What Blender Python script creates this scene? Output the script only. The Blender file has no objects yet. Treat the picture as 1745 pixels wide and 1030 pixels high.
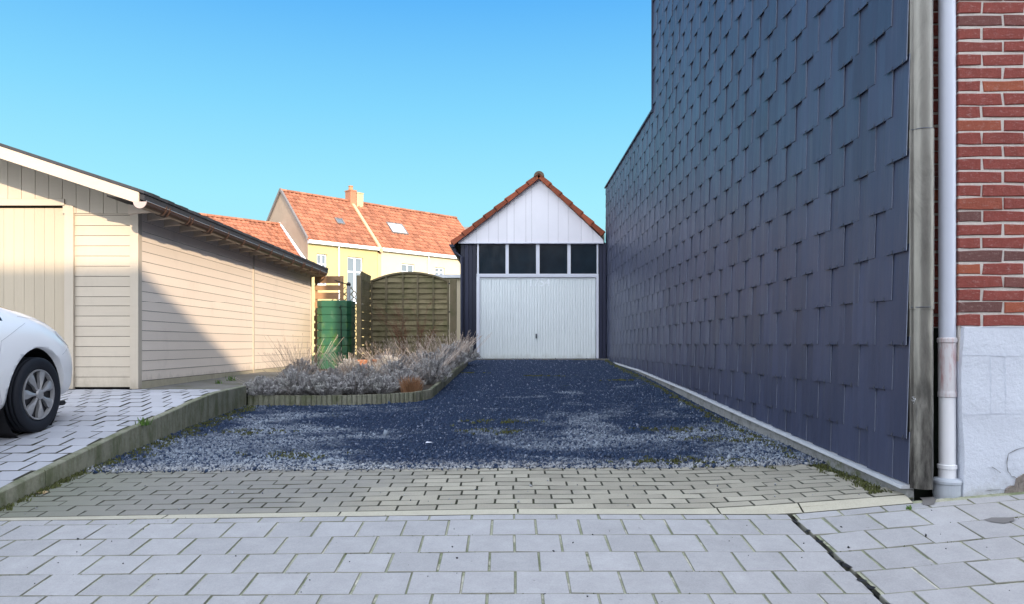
import bpy, bmesh, math, random
import numpy as np
from mathutils import Vector, Matrix
from mathutils.bvhtree import BVHTree
PI = math.pi; R = math.radians
C = bpy.context.scene.collection
random.seed(7); rng = np.random.default_rng(7)
# ------------------------------------------------------------------ camera, sky, sun
F = 1260.0            # focal length in photo pixels; eye at the origin, looking along +Y
cam = bpy.data.cameras.new('camera'); camo = bpy.data.objects.new('camera', cam); C.objects.link(camo)
camo.location = (0, 0, 0); camo.rotation_euler = (R(90), 0, 0)
cam.sensor_width = 36; cam.lens = 36 * F / 1745
cam.shift_x = (872.5 - 868) / 1745; cam.shift_y = (588 - 515) / 1745
cam.clip_start = .05; cam.clip_end = 3000
bpy.context.scene.camera = camo
SUN = Vector((.545, -1, .4)).normalized()
ELEV = math.asin(SUN.z); AZ = math.atan2(SUN.x, SUN.y)
w = bpy.data.worlds.new('World'); bpy.context.scene.world = w; w.use_nodes = True
nt = w.node_tree; nt.nodes.clear()
sky = nt.nodes.new('ShaderNodeTexSky'); sky.sky_type = 'NISHITA'; sky.sun_disc = False
sky.sun_elevation = ELEV; sky.sun_rotation = AZ
sky.air_density = 1.15; sky.dust_density = .15; sky.ozone_density = 1.6; sky.altitude = 0
bg = nt.nodes.new('ShaderNodeBackground'); bg.inputs[1].default_value = .15
wo = nt.nodes.new('ShaderNodeOutputWorld')
hs = nt.nodes.new('ShaderNodeHueSaturation'); hs.inputs['Saturation'].default_value = .38; hs.inputs['Value'].default_value = 3.0
nt.links.new(sky.outputs[0], hs.inputs['Color'])
# clear winter sky: pale towards the sun, deep blue in the half away from it (a gradient over world directions)
tc = nt.nodes.new('ShaderNodeTexCoord')
dt = nt.nodes.new('ShaderNodeVectorMath'); dt.operation = 'DOT_PRODUCT'; dt.inputs[1].default_value = (-.10, .97, .2); nt.links.new(tc.outputs['Generated'], dt.inputs[0])
mr = nt.nodes.new('ShaderNodeMapRange'); mr.interpolation_type = 'SMOOTHSTEP'; mr.inputs[1].default_value = .30; mr.inputs[2].default_value = .72; nt.links.new(dt.outputs['Value'], mr.inputs[0])
sx = nt.nodes.new('ShaderNodeSeparateXYZ'); nt.links.new(tc.outputs['Generated'], sx.inputs[0])
cr = nt.nodes.new('ShaderNodeValToRGB'); nt.links.new(sx.outputs['Z'], cr.inputs[0]); K = 1 / (3.25 * .15)
stops = [(0, (.50, .92, 1.0)), (.10, (.45, .90, 1.0)), (.19, (.37, .85, 1.0)), (.30, (.235, .69, 1.0)), (.44, (.10, .45, .96)), (.8, (.06, .34, .8))]
while len(cr.color_ramp.elements) < len(stops): cr.color_ramp.elements.new(.5)
for e, (p, c) in zip(cr.color_ramp.elements, stops): e.position = p; e.color = (c[0], c[1], c[2], 1)
sc_ = nt.nodes.new('ShaderNodeVectorMath'); sc_.operation = 'SCALE'; sc_.inputs['Scale'].default_value = K; nt.links.new(cr.outputs[0], sc_.inputs[0])
m2 = nt.nodes.new('ShaderNodeMix'); m2.data_type = 'RGBA'; m2.inputs[0].default_value = .72; nt.links.new(hs.outputs[0], m2.inputs[6]); m2.inputs[7].default_value = (4.3, 4.45, 4.85, 1)
mx = nt.nodes.new('ShaderNodeMix'); mx.data_type = 'RGBA'; nt.links.new(mr.outputs[0], mx.inputs[0]); nt.links.new(m2.outputs[2], mx.inputs[6]); nt.links.new(sc_.outputs[0], mx.inputs[7])
nt.links.new(mx.outputs[2], bg.inputs[0]); nt.links.new(bg.outputs[0], wo.inputs[0])
sl = bpy.data.lights.new('sun', 'SUN'); so = bpy.data.objects.new('sun', sl); C.objects.link(so)
sl.energy = 2.0; sl.angle = R(.6); sl.color = (1, .80, .58)
so.rotation_euler = SUN.to_track_quat('Z', 'Y').to_euler(); so.location = (10, -10, 20)
vs = bpy.context.scene.view_settings
vs.view_transform = 'Standard'; vs.look = 'None'; vs.gamma = 1; vs.exposure = 1.7

def at(px, py, Y):    # point of the plane at depth Y seen at photo pixel (px, py)
    return Vector(((px - 868) / F * Y, Y, (588 - py) / F * Y))
def lerp(a, b, t): return a + (b - a) * t
def interp(x, tab):
    return float(np.interp(x, [p[0] for p in tab], [p[1] for p in tab]))
# ------------------------------------------------------------------ ground heights (eye = 0)
GAPX = 1.62
def z_pave(x, y):
    z = -1.47 + .1135 * y
    if x < 0: z += .0128 * x * min(1, max(0, (y - 2.5) / 1.7))
    if x > GAPX: z += .09 * (x - GAPX)
    return z
def z_strip(x, y):
    t = (y - 4.36) / 1.09
    z = -1.237 + .061 * y
    if x < 0: z += .018 * x * (1 - .5 * t)
    if x > 1.1: z += .08 * ((x - 1.1) / 1.2) ** 1.2 * (1 - .65 * t)
    return z
def z_gravel(x, y): return -1.157 + .0464 * y + (z_strip(x, 5.45) + .9045 - .002) * max(0, 1 - max(0, y - 5.45) / 1.6) + .012 * math.sin(x * 1.7 + 1) * math.sin(y * .9) * min(1, max(0, (y - 5.6)))
LP = [(0, -1.40), (3, -1.11), (4.57, -.925), (5.26, -.83), (6.17, -.71), (7.0, -.625), (7.38, -.575), (7.95, -.524), (8.88, -.503), (12, -.47), (16, -.45)]
def z_left(x, y): return interp(y, LP)
FLASH = [(4.3, -.838), (6.85, -.728), (8.08, -.673), (9.85, -.59), (13.3, -.464), (17.9, -.385)]
def z_flash(y): return interp(y, FLASH)
WX = 2.35             # plane of the slate cladding
KX = -3.15            # kerb of the raised forecourt
# ------------------------------------------------------------------ mesh builder
class MB:
    def __init__(s): s.v = []; s.f = []; s.t = []; s.m = []
    def add(s, vs, fs, tint=.5, m=0):
        b = len(s.v); s.v += [tuple(v) for v in vs]
        for f in fs: s.f.append(tuple(b + i for i in f)); s.t.append(tint); s.m.append(m)
    def hexa(s, p, tint=.5, m=0):   # 8 points: bottom 4 ccw, top 4 ccw
        s.add(p, [(3, 2, 1, 0), (4, 5, 6, 7), (0, 1, 5, 4), (1, 2, 6, 5), (2, 3, 7, 6), (3, 0, 4, 7)], tint, m)
    def box(s, x0, x1, y0, y1, z0, z1, tint=.5, m=0):
        s.hexa([(x0, y0, z0), (x1, y0, z0), (x1, y1, z0), (x0, y1, z0), (x0, y0, z1), (x1, y0, z1), (x1, y1, z1), (x0, y1, z1)], tint, m)
    def cbox(s, x0, x1, y0, y1, z0, z1, c, tint=.5):   # box with chamfered top edges
        x = [x0, x1, x1, x0]; y = [y0, y0, y1, y1]; dx = [c, -c, -c, c]; dy = [c, c, -c, -c]
        b = [(x[i], y[i], z0) for i in range(4)]; m_ = [(x[i], y[i], z1 - c) for i in range(4)]; t = [(x[i] + dx[i], y[i] + dy[i], z1) for i in range(4)]
        s.add(b + m_ + t, [(8, 9, 10, 11)] + [(i, (i + 1) % 4, 4 + (i + 1) % 4, 4 + i) for i in range(4)] + [(4 + i, 4 + (i + 1) % 4, 8 + (i + 1) % 4, 8 + i) for i in range(4)], tint)
    def quad(s, a, b, c, d, tint=.5, m=0): s.add([a, b, c, d], [(0, 1, 2, 3)], tint, m)
    def prism(s, poly, axis, a0, a1, tint=.5, m=0):   # poly in the two other axes, extruded along axis
        n = len(poly)
        def P(p, a): return {'x': (a, p[0], p[1]), 'y': (p[0], a, p[1]), 'z': (p[0], p[1], a)}[axis]
        s.add([P(p, a0) for p in poly] + [P(p, a1) for p in poly],
              [tuple(range(n)), tuple(reversed(range(n, 2 * n)))] + [(i, n + i, n + (i + 1) % n, (i + 1) % n) for i in range(n)], tint, m)
    def tube(s, pts, rad, n=8, tint=.5, caps=True, m=0):
        pts = [Vector(p) for p in pts]; rs = rad if isinstance(rad, (list, tuple)) else [rad] * len(pts)
        vs = []; up = None
        for i, p in enumerate(pts):
            d = (pts[min(i + 1, len(pts) - 1)] - pts[max(i - 1, 0)]).normalized()
            if up is None: up = d.orthogonal().normalized()
            a = (up - d * up.dot(d)).normalized(); b = d.cross(a); up = a
            for k in range(n):
                q = 2 * PI * k / n; vs.append(p + (a * math.cos(q) + b * math.sin(q)) * rs[i])
        fs = [(i * n + k, i * n + (k + 1) % n, (i + 1) * n + (k + 1) % n, (i + 1) * n + k) for i in range(len(pts) - 1) for k in range(n)]
        if caps: fs += [tuple(reversed(range(n))), tuple(range((len(pts) - 1) * n, len(pts) * n))]
        s.add(vs, fs, tint, m)
    def lathe(s, prof, o, n=32, axis='z', tint=.5, m=0):
        vs = []; o = Vector(o)
        for r, h in prof:
            for k in range(n):
                q = 2 * PI * k / n; c, d = r * math.cos(q), r * math.sin(q)
                vs.append(o + Vector({'z': (c, d, h), 'x': (h, c, d), 'y': (c, h, d)}[axis]))
        s.add(vs, [(i * n + k, i * n + (k + 1) % n, (i + 1) * n + (k + 1) % n, (i + 1) * n + k) for i in range(len(prof) - 1) for k in range(n)], tint, m)
    def build(s, name, mat, parent=None, smooth=False, origin=None, bevel=0):
        me = bpy.data.meshes.new(name)
        o0 = Vector(origin) if origin is not None else (Vector(parent['_o']) if parent is not None and '_o' in parent else Vector((0, 0, 0)))
        v = [(a - o0.x, b - o0.y, c - o0.z) for a, b, c in s.v]
        me.from_pydata(v, [], s.f)
        for mm in (mat if isinstance(mat, (list, tuple)) else [mat]): me.materials.append(mm)
        me.polygons.foreach_set('material_index', s.m)
        at_ = me.attributes.new('tint', 'FLOAT', 'FACE'); at_.data.foreach_set('value', s.t)
        if smooth: me.polygons.foreach_set('use_smooth', [True] * len(s.f))
        me.update()
        bm = bmesh.new(); bm.from_mesh(me); bmesh.ops.recalc_face_normals(bm, faces=bm.faces); bm.to_mesh(me); bm.free()
        o = bpy.data.objects.new(name, me); C.objects.link(o)
        o['_o'] = tuple(o0)
        if parent is not None: o.parent = parent
        else: o.location = o0
        if bevel:
            b = o.modifiers.new('bevel', 'BEVEL'); b.width = bevel; b.segments = 2; b.limit_method = 'ANGLE'
        if smooth == 'auto':
            pass
        return o
def thing(name, label, cat, loc, group=None, rz=0):
    o = bpy.data.objects.new(name, None); C.objects.link(o); o.location = loc; o.rotation_euler = (0, 0, rz)
    o.empty_display_size = .3; o['label'] = label; o['category'] = cat; o['_o'] = tuple(loc) if rz == 0 else (0, 0, 0)
    if group: o['group'] = group
    return o
def tag(o, label=None, cat=None, group=None, kind=None):
    if label: o['label'] = label
    if cat: o['category'] = cat
    if group: o['group'] = group
    if kind: o['kind'] = kind
    return o
def copy_tree(o, loc, label=None, parent=None):
    c = o.copy(); C.objects.link(c)
    if parent is not None: c.parent = parent
    elif loc is not None: c.location = loc
    if label: c['label'] = label
    for ch in list(o.children): copy_tree(ch, None, None, c)
    return c
# ------------------------------------------------------------------ materials
class M_:
    def __init__(s, name, col, rough=.8, spec=.3, metal=0, coat=0):
        s.m = bpy.data.materials.new(name); s.m.use_nodes = True; s.n = s.m.node_tree.nodes; s.l = s.m.node_tree.links
        s.b = s.n['Principled BSDF']; s.b.inputs['Roughness'].default_value = rough
        s.b.inputs['Specular IOR Level'].default_value = spec; s.b.inputs['Metallic'].default_value = metal
        if coat: s.b.inputs['Coat Weight'].default_value = coat; s.b.inputs['Coat Roughness'].default_value = .05
        rgb = s.n.new('ShaderNodeRGB'); rgb.outputs[0].default_value = (*col, 1); s.c = rgb.outputs[0]
        s.tc = s.n.new('ShaderNodeTexCoord'); s.h = None
    def mapping(s, scale, obj=True):
        mp = s.n.new('ShaderNodeMapping'); mp.inputs['Scale'].default_value = scale if isinstance(scale, (tuple, list)) else (scale,) * 3
        s.l.new(s.tc.outputs['Object'], mp.inputs[0]); return mp.outputs[0]
    def noise(s, scale, detail=4, rough=.6, dist=0):
        t = s.n.new('ShaderNodeTexNoise'); s.l.new(s.mapping(scale), t.inputs['Vector'])
        t.inputs['Scale'].default_value = 1; t.inputs['Detail'].default_value = detail; t.inputs['Roughness'].default_value = rough; t.inputs['Distortion'].default_value = dist
        return t.outputs['Fac']
    def ramp(s, fac, lo, hi):
        r = s.n.new('ShaderNodeMapRange'); s.l.new(fac, r.inputs[0]); r.inputs[1].default_value = lo; r.inputs[2].default_value = hi; r.clamp = True
        return r.outputs[0]
    def mix(s, col, fac, k=1.0, mode='MIX'):
        mx = s.n.new('ShaderNodeMix'); mx.data_type = 'RGBA'; mx.blend_type = mode
        mm = s.n.new('ShaderNodeMath'); mm.operation = 'MULTIPLY'; mm.inputs[1].default_value = k; s.l.new(fac, mm.inputs[0])
        s.l.new(mm.outputs[0], mx.inputs[0]); s.l.new(s.c, mx.inputs[6])
        if isinstance(col, tuple): mx.inputs[7].default_value = (*col, 1)
        else: s.l.new(col, mx.inputs[7])
        s.c = mx.outputs[2]; return s
    def vary(s, fac, amt):    # multiply value by 1 +- amt
        r = s.n.new('ShaderNodeMapRange'); s.l.new(fac, r.inputs[0]); r.inputs[3].default_value = 1 - amt; r.inputs[4].default_value = 1 + amt
        vm = s.n.new('ShaderNodeVectorMath'); vm.operation = 'SCALE'; s.l.new(s.c, vm.inputs[0]); s.l.new(r.outputs[0], vm.inputs['Scale'])
        s.c = vm.outputs[0]; return s
    def attr(s):
        a = s.n.new('ShaderNodeAttribute'); a.attribute_name = 'tint'; return a.outputs['Fac']
    def tint(s, amt): return s.vary(s.attr(), amt)
    def bump(s, fac, dist=.01, strength=1.0):
        b = s.n.new('ShaderNodeBump'); b.inputs['Distance'].default_value = dist; b.inputs['Strength'].default_value = strength
        s.l.new(fac, b.inputs['Height'])
        if s.h is not None: s.l.new(s.h, b.inputs['Normal'])
        s.h = b.outputs[0]; return s
    def sep(s, ax):
        x = s.n.new('ShaderNodeSeparateXYZ'); s.l.new(s.tc.outputs['Object'], x.inputs[0]); return x.outputs[ax]
    def math(s, op, a, b=0, c=None):
        m = s.n.new('ShaderNodeMath'); m.operation = op
        for i, q in enumerate([a, b] + ([c] if c is not None else [])):
            if isinstance(q, (int, float)): m.inputs[i].default_value = q
            else: s.l.new(q, m.inputs[i])
        return m.outputs[0]
    def rough(s, fac, lo, hi):
        r = s.n.new('ShaderNodeMapRange'); s.l.new(fac, r.inputs[0]); r.inputs[3].default_value = lo; r.inputs[4].default_value = hi
        s.l.new(r.outputs[0], s.b.inputs['Roughness']); return s
    def done(s):
        s.l.new(s.c, s.b.inputs['Base Color'])
        if s.h is not None: s.l.new(s.h, s.b.inputs['Normal'])
        return s.m
def paint(name, col, rough=.6, grain=(3, 3, 30), var=.06, dirt=.0, bumpd=.001, spec=.3, splash=0):
    m = M_(name, col, rough, spec); m.vary(m.noise(grain, 4), var).vary(m.noise(1.3, 3), var)
    if dirt: m.mix((.16, .14, .11), m.ramp(m.noise((2.5, 2.5, 1.1), 6, .7), .55, .8), dirt)
    if splash: m.mix((.20, .17, .12), m.ramp(m.math('ADD', m.math('MULTIPLY', m.sep(2), -2.2), m.noise((7, 7, 3), 6, .75)), .18, .62), splash)
    m.tint(.035).bump(m.noise(60, 3), bumpd); return m.done()
m = M_('paver_concrete', (.325, .325, .335), .75, .25)
m.tint(.07).vary(m.noise(1.1, 4), .07).vary(m.noise(9, 6, .75), .20).vary(m.noise(2.6, 5, .7, 1.5), .12).vary(m.noise(120, 3, .85), .30)
m.mix((.22, .21, .20), m.ramp(m.noise(2.2, 7, .8), .56, .78), .35).mix((.13, .12, .115), m.ramp(m.noise(23, 3, .6), .70, .76), .5)
m.bump(m.noise(150, 4, .8), .0022).bump(m.noise(9, 3), .003); PAVER = m.done()
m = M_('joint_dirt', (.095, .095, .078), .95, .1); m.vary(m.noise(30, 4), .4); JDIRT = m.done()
m = M_('pavement_joint_dirt', (.20, .20, .17), .95, .1); m.vary(m.noise(4, 4), .6); PDIRT = m.done()
m = M_('joint_sand', (.34, .35, .26), .95, .1); m.mix((.14, .17, .09), m.ramp(m.noise(3.5, 4), .45, .6), .8).mix((.55, .53, .45), m.ramp(m.noise(6.1, 3), .56, .64), .8).vary(m.noise(120, 4), .5).bump(m.noise(90, 3), .006); SAND = m.done()
m = M_('clinker_paver', (.33, .31, .255), .85, .2); m.tint(.14).vary(m.noise(.9, 4), .22).vary(m.noise(150, 3, .9), .45)
m.mix((.16, .155, .15), m.ramp(m.noise(3, 5, .7), .55, .75), .45).mix((.20, .20, .195), m.ramp(m.math('ADD', m.math('MULTIPLY', m.sep(0), -.35), m.noise(1.3, 5, .7)), .65, 1.1), .75).mix((.11, .14, .06), m.ramp(m.math('MULTIPLY', m.sep(0), -1), 2.2, 3.3), .45)
m.bump(m.noise(190, 3, .8), .004); CLINK = m.done()
m = M_('edging_concrete', (.40, .38, .31), .9, .2); m.vary(m.noise(8, 6, .7), .2).vary(m.noise(120, 3), .2).bump(m.noise(120, 3), .003); BAND = m.done()
m = M_('kerb_concrete', (.24, .24, .185), .92, .2); m.mix((.085, .10, .045), m.ramp(m.noise((7, 7, 2.5), 6, .7), .42, .64), .75).vary(m.noise(40, 4), .3).bump(m.noise(70, 5, .8), .006); KERB = m.done()
m = M_('forecourt_paver', (.38, .39, .43), .75, .25); m.tint(.07).vary(m.noise(1.2, 4), .08).vary(m.noise(150, 3, .8), .12)
m.mix((.17, .16, .14), m.ramp(m.noise(3, 6, .7), .58, .75), .5).bump(m.noise(150, 4, .8), .0022); FPAVER = m.done()
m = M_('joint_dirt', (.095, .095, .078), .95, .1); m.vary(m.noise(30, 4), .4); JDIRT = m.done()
m = M_('pavement_joint_dirt', (.20, .20, .17), .95, .1); m.vary(m.noise(4, 4), .6); PDIRT = m.done()
def PATCH(m): return m.ramp(m.math('ADD', m.noise((.62, .95, 1), 5, .62, .5), m.math('MULTIPLY', m.math('SUBTRACT', m.sep(1), 7.2), -.028)), .495, .60)
m = M_('gravel_bed', (.022, .036, .080), .95, .15); m.mix((.19, .215, .27), PATCH(m), .8).vary(m.noise(90, 3, .8), .6)
m.mix((.10, .14, .05), m.ramp(m.noise(.8, 4, .6), .66, .74), .5).bump(m.noise(60, 4, .9), .02); GBED = m.done()
m = M_('crushed_stone', (.017, .036, .082), .7, .35); m.mix((.27, .31, .40), m.ramp(m.attr(), .86, 1.05), .9)
m.mix((.25, .295, .355), m.math('MULTIPLY', PATCH(m), m.ramp(m.attr(), .22, .5)), .95)
m.mix((.36, .37, .38), m.math('MULTIPLY', m.ramp(m.math('MULTIPLY', m.sep(1), -1), -5.75, -5.45), m.ramp(m.attr(), .2, .5)), .8)
m.vary(m.noise(130, 2), .3); STONE = m.done()
m = M_('slate_cladding', (.036, .044, .080), .45, .25); m.tint(.14).vary(m.noise((5, 16, .5), 4, .6), .32).vary(m.noise(.5, 3), .10).mix((.15, .16, .175), m.ramp(m.noise((9, 22, .9), 5, .7), .58, .8), .30)  # upright noise streaks put a sheen into the slate colour
m.rough(m.noise((4, 4, 1.2), 4), .30, .52).bump(m.noise((3, 9, 1.2), 3), .006).bump(m.noise(220, 3), .0006); SLATE = m.done()
m = M_('metal_hook', (.10, .11, .13), .4, .5, .6); HOOK = m.done()
m = M_('slate_edge', (.20, .225, .29), .6, .3); m.vary(m.noise(30, 4), .35); SEDGE = m.done()
m = M_('aluminium_flashing', (.50, .52, .55), .5, .5, .4); m.vary(m.noise(9, 5), .2); FLSH = m.done()
m = M_('rough_concrete', (.30, .31, .31), .95, .1); m.mix((.10, .10, .085), m.ramp(m.noise(4, 6, .75), .5, .7), .7).mix((.10, .12, .03), m.ramp(m.noise((3, 3, 5), 5, .7), .58, .66), .7).vary(m.noise(30, 5), .3).bump(m.noise(14, 6, .8), .03); RCON = m.done()
m = M_('weathered_zinc', (.21, .205, .185), .42, .5, .45); m.vary(m.noise((5, 5, 1.3), 6, .75, .6), .40).mix((.07, .065, .06), m.ramp(m.noise((9, 9, 1.6), 7, .8, .5), .50, .70), .6).mix((.40, .41, .42), m.ramp(m.noise((30, 30, 2), 5), .62, .8), .5)
m.mix((.022, .020, .019), m.math('MULTIPLY', m.ramp(m.noise((14, 14, 3.2), 6, .7), .36, .6), m.ramp(m.math('MULTIPLY', m.sep(2), -1), -1.05, -.45)), .88).bump(m.noise((8, 8, 3), 4), .006); ZINC = m.done()
m = M_('plastic_pipe', (.60, .64, .74), .38, .45); m.vary(m.noise((10, 10, .8), 4), .07); PIPE = m.done()
m = M_('stained_pipe', (.66, .64, .66), .45, .4); m.mix((.42, .10, .10), m.ramp(m.noise((22, 22, 4), 5, .7), .50, .72), .75).mix((.30, .28, .25), m.ramp(m.noise((30, 30, 8), 5), .6, .75), .4); SPIPE = m.done()
m = M_('white_pipe', (.82, .83, .86), .38, .45); m.vary(m.noise((10, 10, 3), 4), .08); WPIPE = m.done()
m = M_('dark_green_recess', (.028, .034, .026), .95, .1); m.vary(m.noise(9, 5), .5); RECESS = m.done()  # very dark greenish tone for the back of the recess
m = M_('pipe_socket', (.42, .46, .52), .45, .4); m.vary(m.noise(14, 5), .15); SOCK = m.done()
m = M_('brick_clay', (.25, .062, .050), .85, .25); m.vary(m.noise(22, 5, .7), .25)
m.mix((.12, .07, .065), m.ramp(m.attr(), .80, .95), .8).mix((.40, .12, .055), m.ramp(m.math('SUBTRACT', 1, m.attr()), .86, .98), .6).mix((.50, .36, .34), m.ramp(m.noise((26, 26, 60), 6, .8), .54, .72), .6)
m.bump(m.noise(75, 5, .8), .006).bump(m.noise(18, 3), .006); BRICK = m.done()
m = M_('mortar', (.62, .58, .54), .95, .1); m.vary(m.noise(60, 4), .2).bump(m.noise(110, 4), .004); MORT = m.done()
m = M_('white_render', (.60, .64, .72), .8, .25); m.vary(m.noise(5, 5), .06).mix((.33, .34, .36), m.ramp(m.noise(3.2, 7, .8), .60, .80), .30)
m.mix((.30, .29, .27), m.ramp(m.math('ADD', m.math('MULTIPLY', m.sep(2), -1.4), m.noise(5, 6, .75)), .28, .55), .55)
m.bump(m.noise(26, 6, .7), .008).bump(m.noise(160, 3), .001); WREND = m.done()
m = M_('crack_dark', (.12, .12, .12), .9, .1); CRACK = m.done()
m = M_('broken_mortar', (.25, .22, .20), .95, .1); m.vary(m.noise(40, 5), .4).bump(m.noise(40, 5), .02); BROKEN = m.done()
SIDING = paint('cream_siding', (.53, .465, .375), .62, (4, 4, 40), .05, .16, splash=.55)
SIDEP = paint('lightened_side_siding', (.80, .70, .60), .62, (4, 40, 40), .04, .16, splash=.6)  # pinker than the front; lightened in the colour to offset the wall's weak light
DOORC = paint('cream_door_boards', (.48, .41, .31), .6, (30, 30, 3), .05, .10, splash=.5)
TRIMC = paint('cream_trim', (.52, .455, .37), .6, (20, 20, 4), .05, .12, splash=.5)
BARGE = paint('cream_bargeboard', (.56, .47, .38), .6, (3, 20, 20), .06, .12)
PLINTH = paint('mossy_render_base', (.42, .38, .28), .9, (8, 8, 8), .2, .6, .004)
DARKB = paint('dark_gap', (.02, .02, .022), .9, var=.1)
m = M_('roof_felt_dark', (.035, .037, .045), .7, .3); m.vary(m.noise(20, 4), .4).tint(.3); FELT = m.done()
m = M_('brown_gutter', (.05, .030, .024), .35, .5); m.vary(m.noise(12, 4), .2); GUTT = m.done()
m = M_('gutter_inside', (.42, .34, .33), .5, .4); GUTI = m.done()
m = M_('bright_metal_edge', (.5, .5, .5), .3, .5, .6); RIMM = m.done()
def roofmat(name, c, dark, var=.35):
    m = M_(name, c, .85, .2); m.tint(var).vary(m.noise(2, 4), .12).mix(dark, m.ramp(m.noise(9, 6, .8), .52, .66), .6).vary(m.noise(60, 3), .2); return m.done()
TILE = roofmat('orange_clay_tile', (.28, .112, .066), (.15, .075, .055), .3)
TILED = roofmat('weathered_red_tile', (.30, .085, .045), (.06, .05, .045))
RIDGE = roofmat('mossy_ridge_tile', (.16, .11, .08), (.05, .05, .04))
GREYT = roofmat('grey_roof_tile', (.16, .15, .15), (.08, .08, .08))
m = M_('navy_cladding', (.020, .024, .050), .5, .4); m.vary(m.noise((8, 8, 1), 4), .3).tint(.3); NAVY = m.done()
GABW = paint('white_gable_panel', (.80, .80, .86), .45, (6, 6, 1), .04, .06)
FRAMEW = paint('white_frame', (.70, .73, .82), .4, (4, 4, 4), .04, .05)
m = M_('white_steel_door', (.76, .82, .84), .42, .45); m.vary(m.noise((1.5, 1.5, .6), 4), .05).mix((.36, .38, .38), m.ramp(m.noise((18, 18, .7), 6, .7), .58, .8), .35).mix((.34, .34, .30), m.ramp(m.math('ADD', m.math('MULTIPLY', m.sep(2), -3), m.noise((9, 9, 3), 6, .75)), .15, .6), .5)
DOORW = m.done()
m = M_('faded_lettering', (.90, .95, 1.0), .5, .4); m.vary(m.noise(25, 3), .2); LETT = m.done()
m = M_('dark_window_glass', (.012, .022, .032), .08, .6); m.vary(m.noise(3, 4), .5).rough(m.noise((6, 6, 2), 4), .04, .25); GLASS = m.done()
m = M_('house_glass', (.10, .13, .16), .08, .7); HGLASS = m.done()
m = M_('skylight_glass', (.42, .50, .58), .15, .6); SKYG = m.done()
YELL = paint('yellow_render', (.44, .36, .18), .85, (2, 2, 2), .06, .18, .004)
CREM = paint('cream_render', (.50, .43, .31), .85, (2, 2, 2), .05, .12, .004)
TANR = paint('tan_cement_render', (.30, .235, .18), .9, (2, 2, 2), .12, .3, .004)
PINKR = paint('orange_cement_joint', (.55, .34, .20), .9, (2, 2, 2), .12, .2, .004)
m = M_('fence_wood', (.21, .18, .105), .9, .2); m.tint(.22).vary(m.noise((3, 3, 45), 5), .3).mix((.085, .095, .035), m.ramp(m.noise(3, 5, .7), .45, .65), .65).mix((.24, .21, .17), m.ramp(m.noise((4, 4, 60), 5, .8), .58, .75), .5).bump(m.noise((6, 6, 90), 4), .003); FENCE = m.done()
m = M_('fence_post_wood', (.16, .135, .085), .9, .2); m.vary(m.noise((45, 45, 3), 5), .3).mix((.08, .09, .04), m.ramp(m.noise(3, 5), .5, .65), .6).bump(m.noise((90, 90, 6), 4), .003); POST = m.done()
m = M_('pallet_wood', (.36, .22, .13), .9, .2); m.tint(.25).vary(m.noise((4, 4, 60), 5), .3); PALLET = m.done()
m = M_('green_plastic', (.022, .115, .068), .45, .4); m.mix((.10, .22, .035), m.ramp(m.noise((5, 5, 2.4), 5, .6), .52, .70), .7).mix((.18, .25, .19), m.ramp(m.noise((6, 6, 4), 5), .55, .75), .5); GREEN = m.done()
m = M_('grey_pipe', (.36, .37, .40), .5, .4); GPIPE = m.done()
m = M_('black_plastic', (.012, .012, .014), .5, .4); BLACK = m.done()
m = M_('terracotta_pot', (.45, .20, .11), .85, .2); POT = m.done()
def leafmat(name, c, var=.35, c2=None):
    m = M_(name, c, .8, .2); m.tint(var)
    if c2: m.mix(c2, m.ramp(m.noise(2.2, 3), .45, .65), .8)
    m.b.inputs['Subsurface Weight'].default_value = 0; return m.done()
LAV = leafmat('lavender_leaf', (.42, .41, .41), .65, (.50, .50, .47))
STALK = leafmat('lavender_stalk', (.46, .38, .32), .4)
DRY = leafmat('dry_grass', (.36, .20, .11), .4)
TWIG = leafmat('bare_twig', (.17, .085, .055), .3)
GRASS = leafmat('green_weed', (.09, .17, .035), .4)
SOIL = paint('garden_soil', (.055, .042, .032), .95, (9, 9, 9), .4, 0, .02)
MOSS = leafmat('moss_green', (.085, .095, .035), .5)
m = M_('backyard_grass', (.07, .09, .035), .95, .1); m.vary(m.noise(5, 5), .4); LAND = m.done()
m = M_('asphalt', (.055, .055, .058), .9, .2); m.vary(m.noise(90, 4), .4).bump(m.noise(120, 3), .006); ASPH = m.done()
m = M_('car_paint_white', (.86, .87, .90), .28, .5, 0, .6); m.mix((.40, .36, .28), m.ramp(m.math('ADD', m.math('MULTIPLY', m.sep(2), -1), m.math('MULTIPLY', m.noise(3, 4), .35)), -.42, -.12), .35); CARP = m.done()
m = M_('car_glass', (.01, .014, .02), .03, .7); CARG = m.done()
m = M_('tyre_rubber', (.010, .012, .018), .75, .3); m.vary(m.noise(40, 3), .2); TYRE = m.done()
m = M_('hubcap_silver', (.33, .33, .34), .38, .5, .35); m.vary(m.noise(12, 4), .15); HUB = m.done()
m = M_('hubcap_recess', (.03, .03, .035), .5, .4); HUBD = m.done()
m = M_('headlight_glass', (.55, .60, .66), .08, .7); HLG = m.done()
m = M_('indicator_lens', (.5, .3, .1), .2, .6); LENS = m.done()
m = M_('dead_leaf', (.36, .26, .15), .8, .2); LEAFB = m.done()
m = M_('wet_patch', (.135, .130, .128), .6, .4); m.vary(m.noise(30, 4), .1); WET = m.done()
m = M_('facing_brick', (.22, .10, .07), .85, .2)
bt = m.n.new('ShaderNodeTexBrick'); m.l.new(m.mapping(1), bt.inputs['Vector']); bt.inputs['Scale'].default_value = 4; m.l.new(bt.outputs['Color'], m.b.inputs['Roughness'])
m.vary(m.noise(6, 4), .2); FACB = m.done()
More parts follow.
